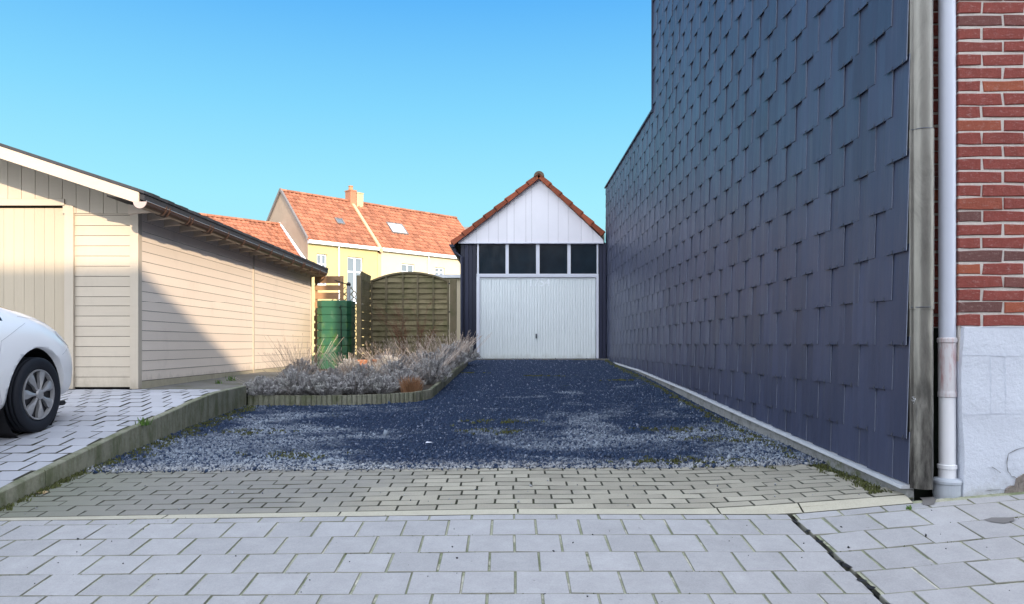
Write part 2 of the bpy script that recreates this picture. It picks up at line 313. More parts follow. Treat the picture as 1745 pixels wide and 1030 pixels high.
# ------------------------------------------------------------------ ground
def tile(mb, x0, x1, y0, y1, zf, tint, c=.004, th=.05, tilt=.002, rough=0):
    dz = [random.uniform(-tilt, tilt) for _ in range(4)]
    X = [x0, x1, x1, x0]; Y = [y0, y0, y1, y1]; DX = [c, -c, -c, c]; DY = [c, c, -c, -c]
    if rough:
        X = [x + random.uniform(-rough, rough) for x in X]; Y = [y + random.uniform(-rough, rough) for y in Y]
    zz = [zf(X[i], Y[i]) + dz[i] for i in range(4)]
    V = [(X[i], Y[i], zz[i] - th) for i in range(4)] + [(X[i], Y[i], zz[i] - c) for i in range(4)] + [(X[i] + DX[i], Y[i] + DY[i], zz[i]) for i in range(4)]
    b = len(mb.v); mb.v += V
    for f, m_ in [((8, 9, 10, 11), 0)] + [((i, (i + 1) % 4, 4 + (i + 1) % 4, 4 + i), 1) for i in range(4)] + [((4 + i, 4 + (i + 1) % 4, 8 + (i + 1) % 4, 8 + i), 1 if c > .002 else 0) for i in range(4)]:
        mb.f.append(tuple(b + q for q in f)); mb.t.append(tint); mb.m.append(m_)
def sheet(mb, xs, ys, zf, dz=0):
    n = len(xs); b = [(x, y, zf(x, y) + dz) for y in ys for x in xs]
    mb.add(b, [(j * n + i, j * n + i + 1, (j + 1) * n + i + 1, (j + 1) * n + i) for j in range(len(ys) - 1) for i in range(n - 1)])
def fr(a, b, st):
    n = max(1, int(round((b - a) / st))); return [a + (b - a) * i / n for i in range(n + 1)]
TER = [(-300, -1.75), (1.9, -1.65), (4.2, -1.22), (5.4, -1.08), (9, -.92), (12, -.75), (17.6, -.50), (30, -.56), (45, -.62), (800, -.62)]
mb = MB(); sheet(mb, [-800, -60, -20, -6, 0, 6, 20, 60, 800], [t[0] for t in TER], lambda x, y: interp(y, TER))
tag(mb.build('ground', LAND), kind='structure')
mb = MB(); mb.box(-60, 60, -6.5, 1.82, -1.60, -1.375); tag(mb.build('road', ASPH), kind='structure')
mb = MB(); mb.box(-60, 60, -8.5, -6.5, -1.60, -1.27); tag(mb.build('far_pavement', BAND), kind='structure')
mb = MB(); x = -12
while x < 14:
    mb.cbox(x, x + .99, 1.82, 1.96, -1.6, z_pave(0, 1.9) + .005, .012, random.random()); x += 1
tag(mb.build('street_kerb', BAND), kind='structure')
# pavement of square concrete pavers in half bond
mb = MB(); PX, PY, J = .243, .2335, .0045
rows = [4.198 - PY * k for k in range(11)]
for k in range(-1, 9):
    y1 = 4.281 if k < 0 else rows[k] ; y0 = rows[0] if k < 0 else rows[k + 1]
    off = (.027 if k % 2 else .146)
    for i in range(-34, 30):
        x0 = off + PX * i; x1 = x0 + PX
        if x0 < -8 or x0 > GAPX: continue
        x1 = min(x1, GAPX - .006)
        if x1 - x0 < .04: continue
        tile(mb, x0 + J, x1 - J + random.uniform(-.002, .002), y0 + .0028, y1 - .0028 + random.uniform(-.001, .001), z_pave, random.random(), rough=.0015, c=.0028)
    y1 = 4.275 if k < 0 else rows[k] - .01; y0 = rows[0] - .01 if k < 0 else rows[k + 1] - .01
    off = (1.896 if k % 2 else 2.02)
    for i in range(-2, 40):
        x0 = off + .248 * i; x1 = x0 + .248
        if x1 < GAPX + .05: continue
        x0 = max(x0, GAPX + .004)
        if x0 > 2.5 and y1 > 4.3: continue
        tile(mb, x0 + .005, x1 - .005, y0 + .004, y1 - .004 , z_pave, random.random(), rough=.002, tilt=.003, c=.0028)
tag(mb.build('pavement', [PAVER, PDIRT]), kind='structure')
mb = MB(); sheet(mb, fr(-9, GAPX - .02, .5) , fr(1.95, 4.33, .2), z_pave, -.006)
sheet(mb, fr(GAPX + .02, 11, .5), fr(1.95, 4.33, .2), z_pave, -.006)
tag(mb.build('pavement_joint_sand', SAND), kind='structure')
mb = MB(); sheet(mb, [GAPX - .03, GAPX + .03], fr(1.95, 4.33, .2), z_pave, -.04); tag(mb.build('drainage_gap', DARKB), kind='structure')
# a few wet leaves and moss in the gap
mb = MB()
for i in range(16):
    y = random.uniform(2.9, 4.3); a = random.uniform(0, 6); r = random.uniform(.012, .03); z = z_pave(GAPX, y) + random.uniform(-.02, .004)
    mb.add([(GAPX + r * math.cos(a + q) * (1 if q % 2 else .6), y + r * math.sin(a + q), z + random.uniform(0, .008)) for q in (0, 1, 2, 3, 4, 5)], [(0, 1, 2, 3, 4, 5)], random.random())
tag(mb.build('leaf_litter', BLACK), kind='stuff', label='dark wet leaf litter caught in the pavement gap')
# flush edging band + clinker strip
zb = lambda x, y: lerp(z_pave(x, 4.283), z_strip(x, 4.37), min(1, max(0, (y - 4.283) / .087)))
mb = MB()
for x0, x1 in [(-8, -3.05), (-3.04, -2.02), (-2.01, -1.0), (-.99, .045), (.055, 1.22), (1.23, 1.70), (1.71, 2.34)]:
    n = max(1, int((x1 - x0) / .15)); X = fr(x0, x1, .15)
    for i in range(len(X) - 1): tile(mb, X[i], X[i + 1], 4.286, 4.366, zb, .5, c=.0005, tilt=0)
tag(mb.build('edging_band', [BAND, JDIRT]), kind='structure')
mb = MB(); CX, CY = .236, .1075
for k in range(10):
    y0 = 4.371 + CY * k; off = .118 * (k % 2) + .035 + random.uniform(-.02, .02)
    for i in range(-14, 11):
        x0 = off + CX * i; x1 = x0 + CX
        if x1 < KX + .03: continue
        xr = 2.36 - .02 * k
        if x0 > xr: continue
        x0 = max(x0, KX + .01); x1 = min(x1, xr)
        if x1 - x0 < .03: continue
        wob = random.uniform(-.002, .002)
        tile(mb, x0 + .0035, x1 - .0035, y0 + .003 + wob, y0 + CY - .003 + wob, z_strip, random.random(), c=.0035, tilt=.0025, rough=.0015)
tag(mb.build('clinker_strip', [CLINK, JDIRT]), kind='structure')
m = M_('clinker_joint', (.085, .085, .065), .95, .1); m.mix((.07, .10, .035), m.ramp(m.noise(2.5, 4), .45, .6), .8).vary(m.noise(90, 3), .4); CJ = m.done()
mb = MB(); sheet(mb, fr(KX, 2.37, .25), fr(4.33, 5.47, .2), z_strip, -.016); tag(mb.build('strip_joint_sand', CJ), kind='structure')
# gravel bed and stones
def zg(x, y): return z_gravel(x, y)
gx = fr(KX - .02, 2.40, .11); gy = fr(5.44, 17.66, .11)
mb = MB(); sheet(mb, gx, gy, zg); tag(mb.build('gravel_base', GBED), kind='structure')
def stones(N, yrange, xr, size, name, mat, label, zfun, power=1.0, tintf=None):
    y = yrange[0] + (yrange[1] - yrange[0]) * rng.random(N) ** power
    x = xr[0] + (xr[1] - xr[0]) * rng.random(N)
    keep = ~((y > 8.75) & (x < -.98) & (x < -1.04 + .022 * (y - 9.5) + np.clip(8.95 - y, 0, 1)) & (y > 9.0 + .19 * (x + 3.1)))
    x = x[keep]; y = y[keep]; n = len(x)
    z = np.array([zfun(a, b) for a, b in zip(x, y)])
    base = np.array([(1, 0, 0), (-1, 0, 0), (0, 1, 0), (0, -1, 0), (0, 0, 1), (0, 0, -1)], float)
    s = size * np.exp(rng.normal(0, .38, n)); S = s[:, None, None]
    sc = rng.uniform(.55, 1.2, (n, 1, 3)); jit = rng.normal(0, .22, (n, 6, 3))
    P = (base[None] + jit) * sc * S
    q = rng.normal(size=(n, 4)); q /= np.linalg.norm(q, axis=1)[:, None]
    a, b, c, d = q.T
    Rm = np.stack([np.stack([1 - 2 * (c * c + d * d), 2 * (b * c - a * d), 2 * (b * d + a * c)], -1), np.stack([2 * (b * c + a * d), 1 - 2 * (b * b + d * d), 2 * (c * d - a * b)], -1), np.stack([2 * (b * d - a * c), 2 * (c * d + a * b), 1 - 2 * (b * b + c * c)], -1)], 1)
    P = np.einsum('nij,nkj->nki', Rm, P); P[:, :, 0] += x[:, None]; P[:, :, 1] += y[:, None]; P[:, :, 2] += (z + s * .25)[:, None]
    tri = np.array([(0, 2, 4), (2, 1, 4), (1, 3, 4), (3, 0, 4), (2, 0, 5), (1, 2, 5), (3, 1, 5), (0, 3, 5)])
    FA = (tri[None] + (np.arange(n) * 6)[:, None, None]).reshape(-1, 3)
    me = bpy.data.meshes.new(name); me.vertices.add(n * 6); me.vertices.foreach_set('co', P.reshape(-1))
    me.loops.add(len(FA) * 3); me.loops.foreach_set('vertex_index', FA.reshape(-1).astype(np.int32))
    me.polygons.add(len(FA)); me.polygons.foreach_set('loop_start', np.arange(0, len(FA) * 3, 3, dtype=np.int32)); me.polygons.foreach_set('loop_total', np.full(len(FA), 3, dtype=np.int32))
    me.materials.append(mat); t = rng.random(n) if tintf is None else tintf(x, y, rng.random(n))
    aa = me.attributes.new('tint', 'FLOAT', 'FACE'); aa.data.foreach_set('value', np.repeat(t, 8).astype(np.float32)); me.update(calc_edges=True); me.validate()
    o = bpy.data.objects.new(name, me); C.objects.link(o); return tag(o, label, None, None, 'stuff')
stones(140000, (5.42, 17.5), (KX + .0, 2.33), .0076, 'gravel', STONE, 'dark blue grey crushed stone gravel of the driveway with paler patches', zg, 1.45)
stones(2600, (5.36, 5.56), (KX + .05, 2.2), .008, 'loose_gravel', STONE, 'loose gravel scattered over the edge of the block paving', lambda a, b: z_strip(a, b) + .004, .7)
stones(60, (4.4, 5.2), (KX + .1, 2.3), .005, 'scattered_grit', STONE, 'dark grit scattered on the block paving', lambda a, b: z_strip(a, b) + .003)
stones(90, (2.6, 4.3), (-3.2, 3.0), .0042, 'pavement_grit', BLACK, 'small dark grit and specks scattered on the pavement', lambda a, b: z_pave(a, b) + .001)
# moss and tiny weeds
def tufts(name, mat, pts, label, h=.02, n=10, spread=.04, w=.004, kind='stuff'):
    mb = MB()
    for (x, y, z) in pts:
        for _ in range(n):
            a = random.uniform(0, 2 * PI); r = random.uniform(0, spread); hh = h * random.uniform(.5, 1.4); l = random.uniform(-.5, .5) * hh; l2 = random.uniform(-.5, .5) * hh
            bx, by = x + r * math.cos(a), y + r * math.sin(a); b = random.uniform(0, PI); cx, cy = math.cos(b) * w, math.sin(b) * w
            mb.add([(bx - cx, by - cy, z - .004), (bx + cx, by + cy, z - .004), (bx + cx * .6 + l, by + cy * .6 + l2, z + hh), (bx - cx * .4 + l, by - cy * .4 + l2, z + hh)], [(0, 1, 2, 3)], random.random())
    o = mb.build(name, mat); return tag(o, label, None, None, kind)
pts = [(WX - .10 - abs(random.gauss(0, .05)), y, zg(2, y) + .005) for y in np.linspace(5.5, 17, 420) + rng.normal(0, .05, 420)]
pts += [(WX - .06 - abs(random.gauss(0, .05)), y, z_strip(2.3, y) - .006) for y in rng.uniform(4.42, 5.5, 90)]
pts += [(KX + .04 + abs(random.gauss(0, .10)), y, zg(-3, y) + .005) for y in rng.uniform(5.4, 8.8, 260)]
pts += [(KX + .03 + abs(random.gauss(0, .02)), y, z_strip(-3.1, y)) for y in rng.uniform(4.4, 5.5, 80)]
for cx, cy in [(-.15, 7.6), (-.1, 7.0), (1.55, 5.62), (1.2, 5.6), (1.9, 6.5), (.6, 13), (-.8, 13.5), (-1.8, 5.9), (1.6, 7.1), (-2.5, 7.0), (1.9, 12)]:
    pts += [(cx + random.gauss(0, .22), cy + random.gauss(0, .10), zg(cx, cy) + .008) for _ in range(34)]
tufts('moss', MOSS, [p for p in pts if p[0] < 2.31], 'low green moss along the wall foot and in the gravel', .014, 9, .035, .005)
pts = []
for x, y in [(z, random.uniform(2.2, 4.25)) for z in rng.uniform(-3.2, 3.4, 0)]: pass
for k in range(9):
    for _ in range(60):
        x = random.uniform(-3.6, 3.2); 
        if math.sin(x * 2.1 + k * 1.7) > .1: pts.append((x, rows[k] if x < GAPX else rows[k] - .01, z_pave(x, rows[k]) - .006))
tufts('joint_moss', MOSS, pts, 'thin moss growing in the joints of the pavement', .006, 5, .006, .003)
for i, (px, py, Y, lab, hh, nn, sp) in enumerate([(243, 713, 6.35, 'small green weed tuft by the kerb on the forecourt', .05, 60, .06), (395, 655, 10.0, 'small green weed tuft at the foot of the shed side wall', .05, 40, .07), (372, 658, 9.4, 'tiny green weed left of the other one at the shed side wall', .04, 30, .06), (1548, 871, 4.20, 'tiny green weed in the pavement joint near the downpipe', .018, 16, .02)]):
    p = at(px, py, Y); z = z_left(p.x, Y) if p.x < -2 else z_pave(p.x, Y)
    o = tufts('weed', GRASS, [(p.x, p.y, z)], lab, hh, nn, sp, .004, None)
    tag(o, lab, 'weed', 'small weeds')
# ------------------------------------------------------------------ raised forecourt on the left
mb = MB(); FP = .212; y = 4.40; k = 0
while y < 8.36:
    off = (k % 2) * .5 * FP + .03
    for i in range(-62, 0):
        x0 = KX - .065 + FP * (i + 1) - off; x1 = x0 + FP
        x1 = min(x1, KX - .068)
        if x1 - x0 < .03 : continue
        if x0 < -14: continue
        tile(mb, x0 + .006, x1 - .006, y + .0035, y + FP - .0035, z_left, random.random(), c=.0035, tilt=.004, rough=.002)
    y += FP; k += 1
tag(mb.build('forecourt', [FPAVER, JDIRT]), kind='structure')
mb = MB(); sheet(mb, fr(-14.5, KX - .05, .5), [4.3, 4.57, 5.26, 6.17, 7, 7.38, 7.95, 8.42], z_left, -.020); tag(mb.build('forecourt_joint_sand', CJ), kind='structure')
m = M_('worn_concrete_path', (.17, .165, .15), .92, .2); m.vary(m.noise(6, 6, .7), .35).vary(m.noise(90, 3), .2).mix((.08, .09, .04), m.ramp(m.noise(2.5, 5), .5, .7), .7).bump(m.noise(60, 4), .005); CPATH = m.done()
mb = MB(); sheet(mb, [-4.22, -3.9, -3.6, KX - .06], fr(8.38, 12.6, .5), z_left, -.002); tag(mb.build('garden_path', CPATH), kind='structure')
mb = MB(); x = -14.0
while x < KX - .1:
    x2 = min(x + .99, KX - .066); mb.cbox(x, x2, 4.345, 4.402, -1.3, z_left(0, 4.40) + .004, .006, random.random()); x += 1
tag(mb.build('forecourt_front_edge', BAND), kind='structure')
mb = MB(); segs = [3.0, 4.0, 5.02, 6.17, 7.12, 8.05, 8.86]
for a, b in zip(segs, segs[1:]):
    for j, (p, q) in enumerate(zip(fr(a + .004, b - .004, .2), fr(a + .004, b - .004, .2)[1:])):
        xo = .0; X0, X1 = KX - .065, KX
        zt = lambda y_: z_left(0, y_) + .010
        zb_ = lambda y_: interp(y_, [(3, -1.6), (5.4, -1.1), (9, -.9)])
        c = .008
        sec = lambda y_: [(X0, y_, zb_(y_)), (X1, y_, zb_(y_)), (X1, y_, zt(y_) - c), (X1 - c, y_, zt(y_)), (X0 + c, y_, zt(y_)), (X0, y_, zt(y_) - c)]
        mb.add(sec(p) + sec(q), [(i, (i + 1) % 6, 6 + (i + 1) % 6, 6 + i) for i in range(6)] + ([(5, 4, 3, 2, 1, 0)] if j == 0 else []) + ([(6, 7, 8, 9, 10, 11)] if j == len(fr(a + .004, b - .004, .2)) - 2 else []), random.random())
tag(mb.build('forecourt_kerb', KERB), kind='structure')
# ------------------------------------------------------------------ planting bed and its edging
BED = [(-3.14, 8.88), (-2.4, 8.98), (-1.7, 9.16), (-1.22, 9.38), (-1.04, 9.72), (-.98, 11.5), (-.93, 13.5), (-.90, 15.6)]
def zbed(x, y): return zg(x, y) + .085
mb = MB(); step = .062
pp = [Vector((a, b, 0)) for a, b in BED]
for a, b in zip(pp, pp[1:]):
    L = (b - a).length; n = max(1, round(L / step)); d = (b - a).normalized(); nn = Vector((d.y, -d.x, 0))
    for i in range(n):
        p = a + d * (i + .5) * L / n; h = zg(p.x, p.y) + .120 + random.uniform(-.003, .003); r = L / n / 2 - .0015
        q = [p + d * r * u + nn * v * .028 for u, v in [(-1, -1), (1, -1), (1, .6), (.5, 1), (-.5, 1), (-1, .6)]]
        mb.prism([(v.x, v.y) for v in q], 'z', zg(p.x, p.y) - .08, h, random.random())
o = mb.build('bed_edging', KERB, origin=(-1.8, 9.1, zg(-1.8, 9.1)), ); tag(o, 'low ribbed concrete edging along the lavender bed', 'edging')
mb = MB(); ys = fr(8.9, 15.9, .25)
n = 12; vs = []
def xr_(y): 
    t = [(b, a) for a, b in BED]; return interp(y, t) - .02
def yl_(x): return interp(x, BED[:5])
for y in ys:
    for i in range(n + 1):
        x = lerp(KX, xr_(max(y, 9.72)), i / n); yy = max(y, yl_(x) + .02)
        vs.append((x, yy, zbed(x, yy) + .012 * math.sin(x * 13 + y * 9) + (0 if y < 12 else .02)))
mb.add(vs, [(j * (n + 1) + i, j * (n + 1) + i + 1, (j + 1) * (n + 1) + i + 1, (j + 1) * (n + 1) + i) for j in range(len(ys) - 1) for i in range(n)])
sheet(mb, [-4.6, -3.9, KX], fr(12.5, 17, .5), lambda x, y: z_left(x, y) - .05)
tag(mb.build('bed_soil', SOIL), kind='structure')
def stones2(): pass
# lavender
def lav_mesh(seed, rad, h, shoots, stalks, stalk_h, leaf=.026):
    rd = random.Random(seed); L = MB(); S = MB()
    for _ in range(shoots):
        a = rd.uniform(0, 2 * PI); e = rd.random() ** .65 ; rr = rad * e
        tip = Vector((rr * math.cos(a), rr * math.sin(a), h * (1 - .62 * e * e) * rd.uniform(.75, 1.12)))
        b = Vector((tip.x * .25, tip.y * .25, 0)); mid = (b + tip) / 2 + Vector((tip.x * .14, tip.y * .14, -.02))
        up = (tip - mid).normalized(); cl = rd.uniform(.045, .085); lt = rd.random()
        for i in range(34):
            t = rd.random() ** .8; p = tip - up * cl * (1 - t) + Vector((rd.gauss(0, .003), rd.gauss(0, .003), 0))
            q = rd.uniform(0, 2 * PI); o = Vector((math.cos(q), math.sin(q), rd.uniform(.0, .7))).normalized()
            d = (o + up * .7).normalized() * leaf * rd.uniform(.6, 1.15) * (1.1 - .45 * t); wv = d.cross(Vector((rd.uniform(-1, 1), rd.uniform(-1, 1), rd.uniform(-1, 1)))).normalized() * leaf * .15
            L.add([p - wv, p + wv, p + d + wv * .4, p + d - wv * .4], [(0, 1, 2, 3)], min(1, max(0, lt * .6 + rd.random() * .4)))
        for i in range(5):
            t = rd.uniform(.25, .8); p = b * (1 - t) ** 2 + mid * 2 * t * (1 - t) + tip * t * t
            d = Vector((rd.uniform(-1, 1), rd.uniform(-1, 1), rd.uniform(0, 1))).normalized() * leaf * .9; wv = d.cross(Vector((rd.uniform(-1, 1), rd.uniform(-1, 1), rd.uniform(-1, 1)))).normalized() * leaf * .14
            L.add([p - wv, p + wv, p + d + wv * .4, p + d - wv * .4], [(0, 1, 2, 3)], rd.random() * .4)
        if rd.random() < .5:
            L.tube([b, mid, tip], [.003, .0025, .0015], 3, .1, False)
    for _ in range(stalks):
        a = rd.uniform(0, 2 * PI); rr = rad * rd.random() ** .6; hh = h * .8 + stalk_h * rd.uniform(.45, 1.1)
        b = Vector((rr * .5 * math.cos(a), rr * .5 * math.sin(a), h * .3)); t = Vector((b.x + rr * 1.2 * math.cos(a) + rd.uniform(-.05, .05), b.y + rr * 1.2 * math.sin(a), hh))
        mid = (b + t) / 2 + Vector((rd.uniform(-.02, .02), rd.uniform(-.02, .02), .02))
        S.tube([b, mid, t], .0017, 3, rd.random(), False)
        d = (t - mid).normalized()
        for i in range(5):
            p = t - d * .012 * i * 1.1; r = .0055 * (1 - .12 * i)
            S.add([p + Vector((r, 0, 0)), p + Vector((0, r, 0)), p + Vector((-r, 0, 0)), p + Vector((0, -r, 0)), p + d * .010, p - d * .008], [(0, 1, 4), (1, 2, 4), (2, 3, 4), (3, 0, 4), (1, 0, 5), (2, 1, 5), (3, 2, 5), (0, 3, 5)], rd.random())
    return L, S
LV = []
for i, args in enumerate([(1, .33, .31, 190, 14, .10, .030), (2, .35, .29, 200, 4, .08, .030), (3, .31, .34, 165, 36, .20, .029), (4, .30, .31, 140, 50, .38, .028)]):
    r = thing('lavender_shrub', 'x', 'lavender', (0, 0, 0), 'lavender shrubs in the bed')
    L, S = lav_mesh(*args); L.build('foliage', LAV, r); S.build('flower_stalks', STALK, r); LV.append([r, 0])
spots = [(-3.02, 9.12, 1, .8, 'low grey lavender at the kerb corner of the bed, spilling over the edging'), (-2.68, 9.30, 0, .95, 'grey lavender second from the left in the front row'),
 (-2.33, 9.36, 1, .95, 'rounded grey lavender third from the left in the front row'), (-2.0, 9.48, 0, .88, 'lavender in the middle of the front row, before the green tank'),
 (-1.70, 9.62, 1, .85, 'lavender just right of the middle of the front row'), (-1.42, 9.92, 0, .9, 'lavender behind the dry brown grass tuft'),
 (-2.92, 10.05, 3, .95, 'lavender with tall dry stalks against the sunlit shed wall, nearest the kerb'), (-3.05, 10.9, 3, 1.1, 'lavender with the tallest dry stalks before the shed wall'),
 (-2.45, 10.2, 3, .85, 'stalky lavender behind the front row, left of the green tank'), (-2.08, 10.5, 2, .9, 'lavender behind the front row in front of the green tank'),
 (-1.65, 10.6, 2, 1.0, 'lavender in the second row, left of the side row'), (-1.28, 10.75, 2, 1.0, 'nearest lavender of the side row along the gravel'),
 (-2.5, 11.6, 2, .9, 'lavender at the foot of the green tank'), (-1.95, 11.8, 2, 1.0, 'lavender in the middle of the bed right of the green tank'),
 (-1.4, 11.6, 2, 1.1, 'second lavender of the side row along the gravel'), (-1.3, 12.6, 3, .95, 'third lavender of the side row, with upright stalks'),
 (-1.85, 12.9, 3, .9, 'stalky lavender before the brown twig bush'), (-1.25, 13.6, 2, 1.2, 'fourth lavender of the side row, tall and dense'),
 (-1.7, 14.1, 3, .95, 'stalky lavender in front of the arched fence panel'), (-2.35, 13.2, 3, .8, 'stalky lavender below the narrow fence panel'),
 (-1.2, 14.6, 3, 1.0, 'fifth lavender of the side row by the fence post'), (-1.12, 15.3, 2, 1.2, 'farthest lavender beside the dark garage wall'), (-2.4, 14.5, 3, .8, 'farthest stalky lavender at the left end of the arched fence')]
for x, y, k, s, lab in spots:
    if x > -1.45 and y > 10.7: x += .13; s *= 1.06
    if y < 9.4: y -= .06; s *= 1.05
    r, used = LV[k]; o = r if not used else copy_tree(r, None)
    LV[k][1] = 1; o['label'] = lab; o.location = (x, y, zbed(x, y) - .01); o.scale = (s, s, s); o.rotation_euler.z = random.uniform(0, 6)
# dry grass clump and bare twig bush
mb = MB(); gx0, gy0 = -1.28, 9.62
for _ in range(420):
    a = random.uniform(0, 2 * PI); r = random.uniform(0, .13); r2 = r + random.uniform(.0, .10); h = random.uniform(.10, .25); z = zbed(gx0, gy0)
    b = Vector((gx0 + r * math.cos(a), gy0 + r * math.sin(a) * .7, z)); t = Vector((gx0 + r2 * math.cos(a) + random.uniform(-.03, .03), gy0 + r2 * math.sin(a), z + h)); wv = Vector((.0018, .001, 0))
    m_ = (b + t) / 2 + Vector((0, 0, .02)); mb.add([b - wv, b + wv, m_ + wv, m_ - wv, t], [(0, 1, 2, 3), (3, 2, 4)], random.random())
tag(mb.build('dry_grass_tuft', DRY, origin=(gx0, gy0, zbed(gx0, gy0))), 'dry rust brown grass tuft at the front right of the lavender bed', 'grass tuft')
mb = MB(); z0 = zbed(-1.95, 15.0)
def twig(p, d, L, r, dep):
    q = p + d * L * .5 + Vector((random.uniform(-.02, .02), random.uniform(-.02, .02), 0)); e = q + (d + Vector((random.uniform(-.15, .15), random.uniform(-.15, .15), .1))).normalized() * L * .5
    mb.tube([p, q, e], [r, r * .8, r * .55], 3, random.random(), False)
    if dep:
        for i in range(3 if dep > 1 else 4):
            t = random.uniform(.35, 1); b = p.lerp(e, t); twig(b, (d + Vector((random.uniform(-.7, .7), random.uniform(-.5, .5), random.uniform(0, .5)))).normalized(), L * random.uniform(.45, .7), r * .6, dep - 1)
for _ in range(15):
    a = random.uniform(0, 2 * PI); twig(Vector((-1.98 + .12 * math.cos(a), 15.0 + .1 * math.sin(a), z0 - .02)), Vector((math.cos(a) * random.uniform(.1, .75), math.sin(a) * .25, 1)).normalized(), random.uniform(.5, .85), .005, 3)
tag(mb.build('bare_twig_bush', TWIG, origin=(-1.98, 15.0, z0)), 'leafless reddish brown twig bush in front of the arched fence panel', 'bush')
# ------------------------------------------------------------------ timber shed
SX, SY, SY2 = -4.23, 8.4, 15.7; SG = -.505
shed = thing('timber_shed', 'cream timber boarded shed with a low gable roof and brown gutter, left of the gravel', 'shed', (-8.2, SY, SG))
xe, EZ, SLP = -3.975, 1.52, .325; RX = -8.20; RZ = EZ + (xe - RX) * SLP
def roofz(x): return EZ + (abs(xe - RX) - abs(x - RX)) * SLP   # underside height of the bargeboard at x
def board_h(mb, axis, a0, a1, off, z0, z1, face, sgn, gap=.005, lap=.006):
    "one horizontal board; axis 'x': runs along x on plane y=off; 'y': along y on plane x=off"
    t = random.random()
    pr = [(face, z0 + gap), (face, z1), (off, z1), (off, z0 + gap)]
    if axis == 'x': mb.prism([(p[0], p[1]) for p in [(off + sgn * .011, z0 + gap), (off + sgn * .007, z1), (off, z1), (off, z0 + gap)]], 'x', a0, a1, t)
    else: mb.prism([(p[0], p[1]) for p in [(off + sgn * .011, z0 + gap), (off + sgn * .007, z1), (off, z1), (off, z0 + gap)]], 'y', a0, a1, t)
mb = MB(); mb.box(SX - .12, SX - .004, SY + .12, SY2, SG - .1, 1.56); mb.box(-12.16, SX - .004, SY2 - .1, SY2 - .004, SG - .1, 1.56); mb.box(-12.2, -12.1, SY + .12, SY2, SG - .1, 1.56)
mb.prism([(-12.16, SG - .1), (SX - .004, SG - .1), (SX - .004, 1.52), (RX, 2.85), (-12.16, 1.52)], 'y', SY + .09, SY + .15)
mb.prism([(-12.16, 1.52), (SX - .004, 1.52), (RX, 2.85)], 'y', SY2 - .1, SY2)
mb.build('wall_core', DARKB, shed)
mb = MB(); BP = .1157; z = -8 * BP * 0
k0 = math.ceil((SG + .045 - .04) / BP)
for y0, y1 in ((SY + .075, 12.17), (12.22, SY2)):
    for k in range(k0, 14):
        board_h(mb, 'y', y0, y1, SX, k * BP + .04, (k + 1) * BP + .04, 0, 1)
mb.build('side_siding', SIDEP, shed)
mb = MB(); mb.box(SX - .004, SX + .022, 12.172, 12.218, SG, 1.56); mb.box(SX - .05, SX + .022, SY2 + .001, SY2 + .05, SG, 1.56); mb.build('side_batten', TRIMC, shed)
mb = MB(); mb.box(SX - .1, SX + .016, SY + .08, SY2 - .02, SG - .12, k0 * BP + .038); mb.build('side_plinth', PLINTH, shed)
# front: corner post, boarded panel, door frame, sectional door, vertical boards in the gable
xp0, xp1 = -4.945, -4.30
mb = MB(); k = 0; z = SG + .015
while z < 1.50:
    board_h(mb, 'x', xp0 + .002, xp1 - .002, SY + .02, z, z + BP, 0, -1); z += BP
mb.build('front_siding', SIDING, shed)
mb = MB(); mb.box(xp1, SX + .024, SY - .022, SY + .06, SG, 1.57); mb.box(SX - .02, SX + .020, SY + .062, SY + .072, SG, 1.56)
mb.box(-5.045, xp0, SY - .018, SY + .02, SG, 1.585); mb.box(-8.3, -5.048, SY - .018, SY + .02, 1.588, 1.66); mb.box(-8.3, -8.2, SY - .018, SY + .02, SG, 1.585); mb.build('front_trim', TRIMC, shed)
mb = MB(); x = -5.07
while x > -8.18:
    mb.cbox(x - .1125, x, SY + .028, SY + .06, SG + .02, 1.565, .003, random.random()); x -= .1155
door = mb.build('garage_door', DOORC, shed)
mb = MB(); mb.box(-8.19, -5.046, SY + .062, SY + .08, SG, 1.586); mb.build('door_recess', DARKB, door)
mb = MB(); mb.box(-6.7, -6.55, SY - .005, SY + .027, .55, .58); mb.box(-6.56, -6.54, SY - .03, SY + .027, .50, .60); mb.build('handle', BLACK, door)
mb = MB(); x = SX - .0
xs = [xp1]
x = -4.30
while x > -12.1:
    x2 = x - .155; zt0, zt1 = roofz(x) + .06, roofz(x2) + .06
    zb0 = 1.664 if x < -4.95 else 1.50
    mb.add([(x - .003, SY - .004, zb0), (x2 + .003, SY - .004, zb0), (x2 + .003, SY - .004, max(zb0, zt1)), (x - .003, SY - .004, max(zb0, zt0)), (x - .003, SY + .014, zb0), (x2 + .003, SY + .014, zb0), (x2 + .003, SY + .014, max(zb0, zt1)), (x - .003, SY + .014, max(zb0, zt0))],
           [(0, 1, 2, 3), (7, 6, 5, 4), (0, 4, 5, 1), (1, 5, 6, 2), (2, 6, 7, 3), (3, 7, 4, 0)], random.random()); x = x2
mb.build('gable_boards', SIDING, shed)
mb = MB(); BY = 7.95
hb = .128
for s in (1, -1):
    a = (RX + (xe - RX) * s, EZ); b = (RX, RZ + .01)
    mb.prism([(a[0], a[1]), (b[0], b[1]), (b[0], b[1] + .140), (a[0], a[1] + .122)], 'y', BY - .022, BY)
mb.build('bargeboard', BARGE, shed)
mb = MB()
